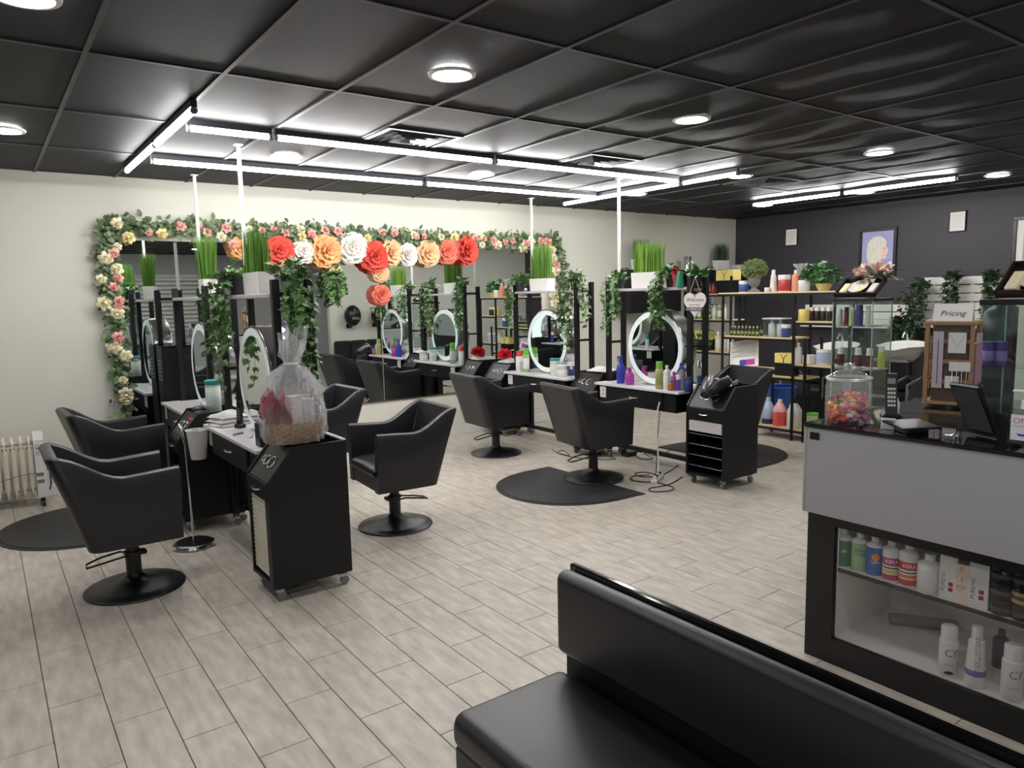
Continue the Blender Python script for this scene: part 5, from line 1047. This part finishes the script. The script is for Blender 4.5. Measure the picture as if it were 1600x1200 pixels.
def gift_tray(label, loc, sy, rz, big=1):
    t = thing('gift_tray', label, 'gift tray', loc, rz, 'spa gift trays'); t.rotation_euler.y = R(-35); DKW = mat('dark_brown_wood', rgb(44, 32, 34), .45); sx = .24*big
    MB().box(-sx, -sy, 0, 0, sy, .008).build('tray_base', DKW, t, 0)
    for a in ((-sx, -sy, -sx+.012, sy), (-.012, -sy, 0, sy), (-sx, -sy, 0, -sy+.012), (-sx, sy-.012, 0, sy)): MB().box(a[0], a[1], .0082, a[2], a[3], .045).build('tray_rim', DKW, t, 0)
    MB().lathe([(0, .009), (.05*big, .012), (.085*big, .034), (.09*big, .036), (.08*big, .03), (0, .016)], 24, (-sx*.5, .02, 0)).build('white_dish', CERAM, t); MB().cyl((-sx*.62, -.01, .017), (-sx*.62, -.01, .03), .024, n=14).build('cream_soap', YEL, t)
    MB().rbox(-sx*.9, sy*.5, .01, -sx*.35, sy*.82, .05, .008).build('bottle_cream', plain('cream_bottle', 232, 222, 186), t); MB().rbox(-sx*.85, -sy*.85, .01, -sx*.3, -sy*.5, .04, .008).build('rolled_cloth', FABW, t, 0); MB().rbox(-sx*.3, -sy*.3, .01, -sx*.12, sy*.35, .04, .008).build('tan_soap', plain('tan_soap', 226, 180, 140), t, 0)
    for k in range(6): MB().sph((-sx*.93+.008, -sy*.75+sy*1.5*k/5, .02), .014, n=8, m=6).build('bath_pearl', plain('bath_pearl', 222, 200, 190), t)
    MB().box(-.015, -.03, -.16*big, -.003, .03, -.001).build('easel_leg', DKW, t, 0)
ymid = (ya+yb_)/2; gift_tray('dark wooden spa gift tray on the flower-topped glass cabinet', (XC+.23, ymid, hc+.146), .19, 0)
t = thing('flower_arrangement', 'low arrangement of blush lilies and grey leaves on the glass cabinet', 'flowers', (XC+.29, ymid-.02, hc+.001)); MB().lathe([(0, 0), (.05, 0), (.06, .1), (.04, .17), (.035, .17), (0, .12)], 16).build('vase', CERAM, t); f = MB(); g = MB(); rd2 = random.Random(77); BL = mat('blush_petal', rgb(226, 186, 172), .6, island=.3)
for i in range(70): d = Vector((rd2.uniform(-1, .6), rd2.uniform(-1.4, 1.4), rd2.uniform(.1, 1))); leaf(f, Vector((0, 0, .2))+Vector((d.x*.07, d.y*.09, d.z*.08)), d, rv(rd2), rd2.uniform(.05, .08), OVAL)
for i in range(60): d = Vector((rd2.uniform(-1, .6), rd2.uniform(-1.8, 1.8), rd2.uniform(-.1, .7))); leaf(g, Vector((0, 0, .18))+Vector((d.x*.05, d.y*.06, d.z*.04)), d, Vector((0, 0, 1)), rd2.uniform(.1, .2), [(u*.55, v) for u, v in OVAL])
tag(f.build('blush_petals', BL, t, 0), kind='stuff'); tag(g.build('grey_leaves', mat('sage_leaf', rgb(142, 150, 128), .5, island=.5), t, 0), kind='stuff')
X2 = 4.5; yc = P(1533, 500, x=X2).y; hc2 = P(1560, 468, x=X2).z; zsh = P(1560, 573, x=X2).z
case('tall glass display cabinet beside the hand sanitizer', X2, yc-.46, yc, .34, hc2, (zsh, .9, .6))
for k, px in enumerate((1543, 1560)): bottle('tub', 'display_bottle', 'purple canister on the shelf of the cabinet beside the sanitizer', 'bottle', (X2+.09+.03*k, P(px, 570, x=X2+.1).y, zsh+.001), .13, .033, PURP, PURP, plain('violet_label', 150, 130, 196), 'purple canisters in the glass cabinet')
for k in range(4): bottle('tall', 'nail_polish', 'green polish bottle with a gold cap behind the purple canisters', 'bottle', (X2+.18, yc-.19-.05*k, zsh+.001), .16, .02, plain('moss', 120, 132, 64) if k < 2 else WHITEP, plain('gold_cap', 200, 164, 96, .3), None, 'gold-capped bottles in the glass cabinet', n=12)
gift_tray('large dark wooden spa gift tray on the cabinet beside the sanitizer', (X2+.25, yc-.26, hc2+.173), .2, 0, 1.2)
# ---------------------------------------------------------------- things on the reception counter
def onc(px, py): return P(px, py, z=CT)
p, h, r = bpx(1324, 572, 664, 68, z=CT); JR, JC = r, p; t = thing('candy_jar', 'large lidded glass jar of wrapped candy on the reception counter', 'jar', (p.x, p.y, CT)); JH = .195
JARG = bpy.data.materials.new('jar_glass'); JARG.use_nodes = True; N = JARG.node_tree.nodes; Lk = JARG.node_tree.links; N.remove(N['Principled BSDF'])
a1 = N.new('ShaderNodeBsdfTransparent'); a1.inputs[0].default_value = (.97, .98, .98, 1); a2 = N.new('ShaderNodeBsdfGlossy'); a2.inputs['Roughness'].default_value = .04; fr = fresnel(JARG, 1.45); mx = N.new('ShaderNodeMixShader'); d2 = N.new('ShaderNodeBsdfTranslucent'); d2.inputs[0].default_value = (.95, .97, .97, 1); m2 = N.new('ShaderNodeMixShader'); m2.inputs[0].default_value = .12
Lk.new(fr.outputs[0], mx.inputs[0]); Lk.new(a1.outputs[0], mx.inputs[1]); Lk.new(a2.outputs[0], mx.inputs[2]); Lk.new(mx.outputs[0], m2.inputs[1]); Lk.new(d2.outputs[0], m2.inputs[2]); Lk.new(m2.outputs[0], N['Material Output'].inputs[0])
MB().lathe([(0, 0), (r*.94, 0), (r*.985, .008), (r, .02), (r, JH*.86), (r*.95, JH*.95), (r*.95, JH)], 36, cap=False).build('jar_glass', JARG, t, 60)
MB().lathe([(r*.97, JH+.001), (r*1.02, JH+.006), (r*.97, JH+.012), (r*.55, JH+.034), (r*.2, JH+.04), (r*.12, JH+.046), (r*.24, JH+.056), (r*.24, JH+.068), (0, JH+.072)], 32, cap=False).build('lid', JARG, t, 60); RIMG = mat('rim_glass', rgb(206, 214, 212), .1)
for zz_, rr_ in ((JH-.002, .965), (JH+.005, 1.0)): MB().tube([(r*rr_*math.cos(a), r*rr_*math.sin(a), zz_) for a in (2*PI*i/32 for i in range(32))], .0035, 6, True).build('rim', RIMG, t)
CC = [(214, 60, 70), (238, 160, 50), (240, 200, 90), (90, 160, 110), (230, 130, 140), (236, 220, 200), (150, 50, 90), (226, 110, 60), (196, 120, 160)]; CN = ['red', 'orange', 'yellow', 'green', 'pink', 'cream', 'plum', 'coral', 'mauve']
cm = MB(); cm.sph((0, 0, 0), .016, .011, .011, 8, 6)
for s in (-1, 1): cm.add([(s*.014, 0, 0), (s*.03, .01, .006), (s*.032, 0, -.002), (s*.03, -.01, .006), (s*.03, 0, -.009)], [(0, 1, 2), (0, 2, 3), (0, 3, 4), (0, 4, 1)])
cms = [cm.mesh('wrapped_candy', plain('candy_'+CN[i], *CC[i], .25), 60) for i in range(9)]; rd2 = random.Random(6); placed = []
for lay in range(8):
    rr = r*.78; n = 13
    for k in range(n):
        a = 2*PI*k/n+lay*.37+rd2.uniform(-.1, .1); q = (rr if k % 3 else rr*.5)*rd2.uniform(.86, 1); z = .022+.0135*lay
        if lay > 4 and (math.sin(a+1.2) < (lay-5)*.35): continue
        i = rd2.randrange(9); o = obj('wrapped_candy', cms[i], None, (p.x+q*math.cos(a), p.y+q*math.sin(a), CT+z)); o.rotation_euler = (rd2.uniform(-.6, .6), rd2.uniform(-.5, .5), a+PI/2+rd2.uniform(-.3, .3)); o.scale = (1.1, 1.3, 1.3)
        tag(o, CN[i]+' wrapped candy in the glass jar on the counter', 'candy', 'wrapped candies in the glass jar')
# cordless phone in its cradle
p = onc(1388, 660); t = thing('cordless_phone', 'black cordless phone standing in its cradle beside the candy jar', 'phone', (p.x+.06, p.y+.02, CT), .6); MB().rbox(-.05, -.04, 0, .05, .04, .035, .01).build('cradle', BLKPLAS, t, 0)
def slab(x0, x1, z0, z1, hy, th): return MB().add([(x0, -hy, z0), (x0+th, -hy, z0), (x0+th, hy, z0), (x0, hy, z0), (x1, -hy, z1), (x1+th, -hy, z1), (x1+th, hy, z1), (x1, hy, z1)], [(0,3,2,1),(4,5,6,7),(0,1,5,4),(1,2,6,5),(2,3,7,6),(3,0,4,7)])
slab(-.02, .03, .03, .21, .024, .022).build('receiver', BLKPLAS, t, 0); MB().cyl((.045, .015, .2), (.05, .015, .225), .006, n=8).build('aerial', BLKPLAS, t); k_ = MB()
for r_ in range(5):
    for c_ in range(3): zz = .065+.018*r_; xx = -.02+(zz-.03)*.2778; k_.box(xx-.0025, -.016+.0115*c_, zz, xx+.001, -.007+.0115*c_, zz+.011)
k_.build('keypad', WHITEP, t, 0); MB().box(.016, -.016, .165, .0205, .016, .19).build('display', plain('lcd_grey', 150, 158, 150), t, 0)
# black tablet on a low stand
cc = P(1424, 664, z=CT+.03); t = thing('tablet_pad', 'flat black payment tablet lying at the edge of the counter', 'tablet', (cc.x, cc.y, CT), R(60)-PI/2); w_, d_ = .085, .07
MB().add([(-w_, -d_, .022), (w_, -d_, .022), (w_, d_, .034), (-w_, d_, .034), (-w_, -d_, .03), (w_, -d_, .03), (w_, d_, .042), (-w_, d_, .042)], [(0,3,2,1),(4,5,6,7),(0,1,5,4),(1,2,6,5),(2,3,7,6),(3,0,4,7)]).build('slab', BLKPLAS, t, 0)
MB().add([(-w_*.9, -d_*.88, .0318), (w_*.9, -d_*.88, .0318), (w_*.9, d_*.88, .0422), (-w_*.9, d_*.88, .0422)], [(0,1,2,3)]).build('screen', mat('tablet_screen', rgb(22, 22, 28), .3), t, 0); MB().rbox(-w_*.6, -d_*.6, 0, w_*.6, d_*.6, .021, .004).build('stand', BLKPLAS, t, 0)
# point of sale monitor, seen from behind
a, b = P(1503, 675, z=CT+.01), P(1566, 682, z=CT+.01); mid = (a+b)/2; t = thing('pos_monitor', 'black point of sale monitor tilted back on the counter', 'monitor', (mid.x+.0, mid.y, CT)); t.rotation_euler.z = -.42; hw_ = (b-a).length/2+.004; tl = R(27); HH = .225
mtx = Matrix.Translation((0, 0, .012)) @ Matrix.Rotation(-tl, 4, 'Y'); MB().rbox(0, -hw_, 0, .018, hw_, HH, .006).xf(mtx).build('housing', BLKPLAS, t, 0); MB().box(-.0025, -hw_+.014, .016, -.0005, hw_-.014, HH-.016).xf(mtx).build('grey_back_panel', mat('dark_screen_grey', rgb(74, 72, 78), .25), t, 0); MB().box(.0185, -hw_+.012, .012, .0195, hw_-.012, HH-.012).xf(mtx).build('screen', BLKGLOSS, t, 0)
MB().prism([(0.02, 0), (.2, 0), (.2, .015), (.03, .1)], 'y', -.05, .12).build('stand', BLKPLAS, t, 0)
# hand sanitizer
p = onc(1589, 702); p = Vector((3.085, p.y-.004, CT)); t = thing('hand_sanitizer', 'clear pump bottle of hand sanitizer on the counter', 'sanitizer', p); hh = .145; 
MB().rbox(-.032, -.052, 0, .032, .052, hh, .014).build('bottle', CLR, t, 0); MB().rbox(-.028, -.048, .004, .028, .048, hh*.78, .012).build('gel', glass('clear_gel', (.9, .9, .92, 1)), t, 0); lb = MB().box(-.0328, -.036, .03, -.0322, .036, hh*.86, ).build('product_label', plain('label_white', 224, 226, 232), t, 0)
flat_text('ONE', .03, REDP, lb, -.0332, -.002, hh*.70); flat_text('HAND SANITIZER', .0075, INK, lb, -.0332, 0, hh*.57); MB().add([(-.0331, .018, .055), (-.0331, .008, .046), (-.0331, -.012, .046), (-.0331, -.022, .058), (-.0331, -.01, .054), (-.0331, .004, .054)], [(0,1,2,3,4,5)]).build('hand_emblem', BLUEP, lb, 0)
c_ = MB(); c_.cyl((0, 0, hh), (0, 0, hh+.03), .017, .016, 16); c_.cyl((0, 0, hh+.03), (0, 0, hh+.06), .005, n=8); c_.rbox(-.012, -.012, hh+.058, .012, .045, hh+.068, .004); c_.build('pump', WHITEP, t)
bottle('shoulder', 'dropper_bottle', 'tiny white dropper bottle on the counter behind the tablet', 'bottle', onc(1401, 646), .075, .012, WHITEP, WHITEP)
t = thing('card_holder', 'clear acrylic card holder at the counter edge beside the phone', 'card holder', onc(1384, 672)+Vector((.02, 0, 0)), .3); MB().box(-.012, -.03, 0, .012, .03, .003).build('holder_base', CLR, t, 0); MB().box(-.006, -.028, .003, -.004, .028, .05).build('business_card', PAPER, t, 0); MB().box(.008, -.03, .003, .011, .03, .045).build('holder_back', CLR, t, 0)
t = thing('ring_dish', 'small glass dish of jewellery at the counter edge beside the monitor', 'dish', onc(1480, 684)+Vector((.02, 0, 0))); MB().lathe([(0, 0), (.03, 0), (.042, .012), (.038, .012), (.028, .003), (0, .003)], 18).build('dish', CLR, t); rd2 = random.Random(9)
for k in range(5): MB().tube([(rd2.uniform(-.015, .015)*0+.01*math.cos(k*1.3)+.008*math.cos(q_*.785), .01*math.sin(k*1.3)+.008*math.sin(q_*.785), .008+.001*k) for q_ in range(8)], .0015, 4, True).build('ring', CHROME, t)
# wooden jewellery rack with the pricing card
p = onc(1470, 634); p = Vector((p.x+.05, p.y-.02, CT)); m_ = mpp(p); W = .105; Hh = (632-506)*m_; t = thing('jewellery_rack', 'square wooden jewellery rack hung with earring cards on the counter', 'jewellery rack', p, .25)
MB().cyl((0, 0, 0), (0, 0, .012), .1, n=24).build('turntable', BLKPLAS, t); MB().rbox(-W, -W, .013, W, W, .03, .003).build('rack_base', WOODT, t, 0); MB().rbox(-W-.008, -W-.008, Hh, W+.008, W+.008, Hh+.018, .003).build('rack_top', WOODT, t, 0)
for sx in (-1, 1):
    for sy in (-1, 1): MB().box(sx*W-.009*(sx+1), sy*W-.009*(sy+1), .0305, sx*W-.009*(sx-1), sy*W-.009*(sy-1), Hh-.0005).build('rack_post', WOODT, t, 0)
for z in (.12, .22, .32):
    for s in (-1, 1):
        MB().box(s*(W-.012)-.004, -W+.018, z, s*(W-.012)+.004, W-.018, z+.02).build('rack_rail', WOODT, t, 0); MB().box(-W+.018, s*(W-.012)-.004, z, W-.018, s*(W-.012)+.004, z+.02).build('rack_rail', WOODT, t, 0)
MB().box(-W+.03, -W+.03, .031, W-.03, W-.03, Hh-.002).build('inner_board', plain('dim_brown', 96, 76, 62), t, 0); rk = p.copy()
def rl(x, y, z): c2, s2 = math.cos(.25), math.sin(.25); return (rk.x+x*c2-y*s2, rk.y+x*s2+y*c2, rk.z+z)
def card(label, x, y, z, wy, hz, m=PAPER, rz=.25):
    o = thing('earring_card', label, 'earring card', rl(x, y, z), rz, 'cards hung on the jewellery rack'); MB().box(-.0015, -wy/2, -hz, .0015, wy/2, 0).build('card', m, o, 0); MB().tube([(0, 0, -.004), (-.004, 0, .004), (.014, 0, .006)], .0015, 4).build('peg', SILVER, o); return o
o = card('long lilac necklace card on the jewellery rack', -W-.006, .045, Hh-.03, .045, .28, LILAC); MB().box(-.0022, -.0015, -.26, -.0017, .0015, -.04).build('necklace_chain', INK, o, 0)
o = card('square white card with a folded necklace on the jewellery rack', -W-.006, -.035, Hh-.035, .075, .1); MB().tube([(-.003, .03, -.01), (-.003, 0, -.075), (-.003, -.03, -.01)], .001, 4).build('necklace', GREYP, o)
o = card('small white card with dangling crystal strands on the jewellery rack', -W-.006, -.05, .23, .09, .045)
for k in range(4): MB().cyl((-.003, -.03+.02*k, -.045), (-.003, -.03+.02*k, -.12), .0025, n=5).build('crystal_strand', CHROME, o)
o = card('white earring card low on the jewellery rack', -W-.006, -.02, .16, .06, .06)
for k in range(4):
    o = card('narrow pale bracelet card on the open side of the jewellery rack', -W*.5+.05*k, W+.007, Hh-.04-.03*(k % 2), .03, .11, PAPER if k % 2 else plain('kraft', 196, 164, 120), .25+PI/2)
    MB().cyl((-.003, 0, -.11), (-.003, 0, -.2), .006, .003, 6).build('bead_strand', plain('gold_beads', 196, 156, 90, .3), o)
for k in range(3):
    o = card('gold bead strand card low on the open side of the jewellery rack', -W*.5+.06*k, W+.007, .2-.03*(k % 2), .028, .06, plain('kraft', 196, 164, 120), .25+PI/2); MB().cyl((-.003, 0, -.06), (-.003, 0, -.13), .007, .004, 6).build('bead_strand', MATS['gold_beads'], o)
for k in range(4):
    o = card('mauve crystal necklace card facing the glass cabinet', -W*.6+.05*k, -W-.007, Hh-.04, .03, .05, LILAC, .25-PI/2); MB().cyl((-.003, 0, -.05), (-.003, 0, -.25), .008, .012, 6).build('crystal_strand', plain('mauve_beads', 170, 130, 150, .2), o)
t = thing('pricing_card', 'white folded tent card reading Pricing on top of the jewellery rack', 'sign', rl(-.02, .0, Hh+.0185), .25); a_ = .075
MB().prism([(-a_*.55, 0), (0, .085), (a_*.55, 0), (a_*.55-.002, 0), (0, .082), (-a_*.55+.002, 0)], 'y', -.085, .085).build('tent', PAPER, t, 0); me = text_mesh('Pricing', .04, INK, shear=.25); nx = math.atan2(.085, a_*.55)
for v in me.vertices: u, vv = v.co.x, v.co.y; v.co = (-a_*.55+(.04+vv)*math.cos(nx)-.0008, -u, (.04+vv)*math.sin(nx)+.0006)
obj('lettering', me, t)
# ---------------------------------------------------------------- products in the display window
XD = 3.07; Z1_, Z0_ = .448, .126
def dw(kind, px, yt, yb, wpx, z, name, label, cat, body, cap=None, lab=None, xo=0, **k):
    p = P(px, yb, x=XD); m = mpp(p); h = (yb-yt)*m*(.9 if z > .3 else .96); return bottle(kind, name, label, cat, (XD+xo, p.y, z), h, wpx*m/2, body, cap, lab, **k), h, wpx*m/2, p
G1, G2, B1_, = plain('forest_label', 40, 116, 84), plain('pale_green_label', 150, 190, 140), plain('royal_label', 40, 96, 168); WG = plain('white_gloss', 222, 220, 218, .3)
dw('shoulder', 1318, 826, 897, 25, Z1_, 'shampoo_bottle', 'white bottle with a forest green label in the display window', 'bottle', WG, WG, G1, band=(.06, .70), rz=.5, text='ph', tsize=.02, tm=PAPER)
dw('shoulder', 1342, 832, 905, 25, Z1_, 'shampoo_bottle', 'white bottle with a pale green label in the display window', 'bottle', WG, WG, G2, band=(.06, .72), rz=.5, text='KERA\nCURE', tsize=.018, tm=INK, tz=.5)
t, h, r, p = dw('shoulder', 1366, 838, 912, 26, Z1_, 'shampoo_bottle', 'white bottle with a royal blue label in the display window', 'bottle', WG, WG, B1_, band=(.06, .72), rz=.5); o = MB().sph((-r*1.0, 0, h*.5), .004, r*.45, h*.09).build('orange_emblem', plain('orange_print', 226, 140, 70), t); obj('lettering', text_mesh('hydra', .016, PAPER, bend=r*1.02), t).location.z = h*.38
for px, yt, yb, wp, c, c2, lb in ((1391, 844, 920, 26, (170, 54, 110), (214, 186, 90), 'white bottle with a magenta KERA label in the display window'), (1418, 850, 929, 28, (190, 44, 56), (206, 110, 60), 'white bottle with a red KERA label in the display window')):
    t, h, r, p = dw('shoulder', px, yt, yb, wp, Z1_, 'shampoo_bottle', lb, 'bottle', WG, WG, plain('kera_%d' % px, *c), band=(.40, .58), rz=.5, text='KERA', tsize=.022, tm=PAPER, tz=.49)
    for a, b, m in ((.33, .36, INK), (.22, .30, plain('ochre_%d' % px, *c2)), (.06, .19, plain('kera_%d' % px, *c))): k = MB().lathe([(r*1.004, a*h), (r*1.01, a*h+.0005), (r*1.01, b*h-.0005), (r*1.004, b*h)], 18); k.f = [f_ for f_ in k.f if len(f_) == 4]; k.build('label_band', m, t, 50)
t, h, r, p = dw('shoulder', 1450, 872, 941, 34, Z1_, 'lotion_bottle', 'wide white bottle with a short neck in the display window', 'bottle', WG, WG, plain('fine_print_label', 214, 208, 208), band=(.06, .6), rz=.5)
for px, yt, yb, wp, m, lb, tx in ((1482, 882, 952, 25, WG, 'white PURENG box beside the wide white bottle', 1), (1504, 896, 959, 22, plain('blush_box', 226, 208, 196), 'short blush box with gold letters between the PURENG boxes', 0), (1529, 892, 967, 27, WG, 'white PURENG box beside the black jars', 1)):
    p = P(px, yb, x=XD); mm = mpp(p); h = (yb-yt)*mm; w2 = wp*mm/2; t = thing('product_box', lb, 'box', (XD, p.y, Z1_), .12, 'boxed products in the display window'); MB().rbox(-.025, -w2, 0, .025, w2, h, .002).build('carton', m, t, 0)
    if tx:
        flat_text('PURE', .022, INK, t, -.0256, w2*.55, h*.32, PI/2); flat_text('NG', .02, GREYP, t, -.0256, w2*.55, h*.55, PI/2)
        for z in (.2, .32): MB().box(-.0258, -w2*.55, h*z, -.0252, -w2*.05, h*(z+.09)).build('red_square', plain('wine_square', 150, 30, 46), t, 0)
    else:
        for z, s_, q in ((.86, 'F', .03), (.62, 'I', .03), (.4, 'ISP', .03)): flat_text(s_, q, plain('gold_print', 176, 120, 80), t, -.0256, .003, h*z)
JB = plain('smoky_black', 34, 34, 38, .15)
for k, (px, yb) in enumerate(((1563, 972), (1596, 984))):
    p = P(px, yb, x=XD); mm = mpp(p); r = 19*mm; jh = .064
    for j in range(3): bottle('jar', 'styling_jar', ['black styling jar in the stack beside the PURENG box', 'black and amber styling jar in the stack at the end of the shelf'][k], 'jar', (XD+.01, p.y, Z1_+.001+j*(jh+.0006)), jh, r*.94, JB if not (k and j == 1) else plain('amber_jar', 170, 146, 96), JB, plain('jar_label', 70, 72, 76), 'stacked styling jars', band=(.25, .5), rz=.5)
for px, yt, yb, wp, lb, dk in ((1480, 978, 1060, 27, 'white bottle with a script CF and a black oval in the display window', 1), (1579, 1010, 1101, 30, 'white bottle with a script CF and no oval in the display window', 0)):
    t, h, r, p = dw('tall', px, yt, yb, wp, Z0_, 'conditioner_bottle', lb, 'bottle', WG, WG, None, rz=.5, xo=-.0); obj('lettering', text_mesh('Cf', .047, GREYP, bend=r*1.015, shear=.2), t).location.z = h*.5; obj('lettering', text_mesh('conditioner', .01, GREYP, bend=r*1.015), t).location.z = h*.26
    if dk: MB().sph((-r, 0, h*.1), .004, r*.5, h*.035).build('black_oval', INK, t)
t, h, r, p = dw('cone', 1522, 980, 1079, 31, Z0_, 'conditioner_bottle', 'tapered white CONDITIONER bottle with a violet band in the display window', 'bottle', WG, WG, None, rz=.5); k = MB().lathe([(r*.935, h*.19), (r*.95, h*.195), (r*.915, h*.285), (r*.90, h*.29)], 18); k.f = [f_ for f_ in k.f if len(f_) == 4]; k.build('violet_band', plain('violet_band', 120, 112, 178), t, 50)
me = text_mesh('CONDITIONER', .024, PURP)
for v in me.vertices: u, vv = v.co.x, v.co.y; zz = h*.52-u; rr = r*(1.03-.43*(zz/h)); a_ = vv/rr; v.co = (-rr*math.cos(a_), -rr*math.sin(a_), zz)
obj('lettering', me, t)
bottle('shoulder', 'purple_bottle', 'dark purple bottle behind the white conditioner bottles', 'bottle', (3.3, P(1562, 1040, x=3.3).y, Z0_), .16, .03, plain('dark_purple', 60, 50, 84), BLKPLAS)
t = thing('paper_roll', 'grey paper roll lying in the bottom of the display window', 'paper roll', (3.42, 1.50, Z0_+.0265), .6); MB().cyl((0, -.14, 0), (0, .14, 0), .026, n=18).build('roll', GREYP, t); MB().cyl((0, -.1405, 0), (0, -.14, 0), .012, n=12).build('core', INK, t)
# hooded dryers and tufted bench on the partition, seen in the wall mirror
for x in (5.78, 6.33):
    t = thing('hood_dryer', 'black hooded hair dryer on the partition wall above the tufted bench', 'hood dryer', (x, 1.88, 1.28), 0, 'hooded dryers on the partition wall'); MB().sph((0, .22, .1), .16, .15, .2, 16, 10).build('hood', BLKPLAS, t); MB().tube([(0, .01, -.1), (0, .1, -.12), (0, .2, -.06)], .02, 8).build('arm', BLKPLAS, t); MB().rbox(-.05, .0, -.14, .05, .03, -.06, .005).build('bracket', BLKPLAS, t); MB().rbox(-.08, .36, .02, .08, .372, .08, .004).build('control_strip', SILVER, t)
t = thing('tufted_bench', 'black tufted bench under the hooded dryers', 'bench', (6.1, 2.12, 0)); MB().rbox(-.66, -.22, .05, .66, .28, .45, .03).build('seat', LEATHER, t)
for k in range(4): MB().rbox(-.66+.33*k+.002, -.22, .455, -.66+.33*(k+1)-.002, -.1, .9, .03).build('back_cushion', LEATHER, t)
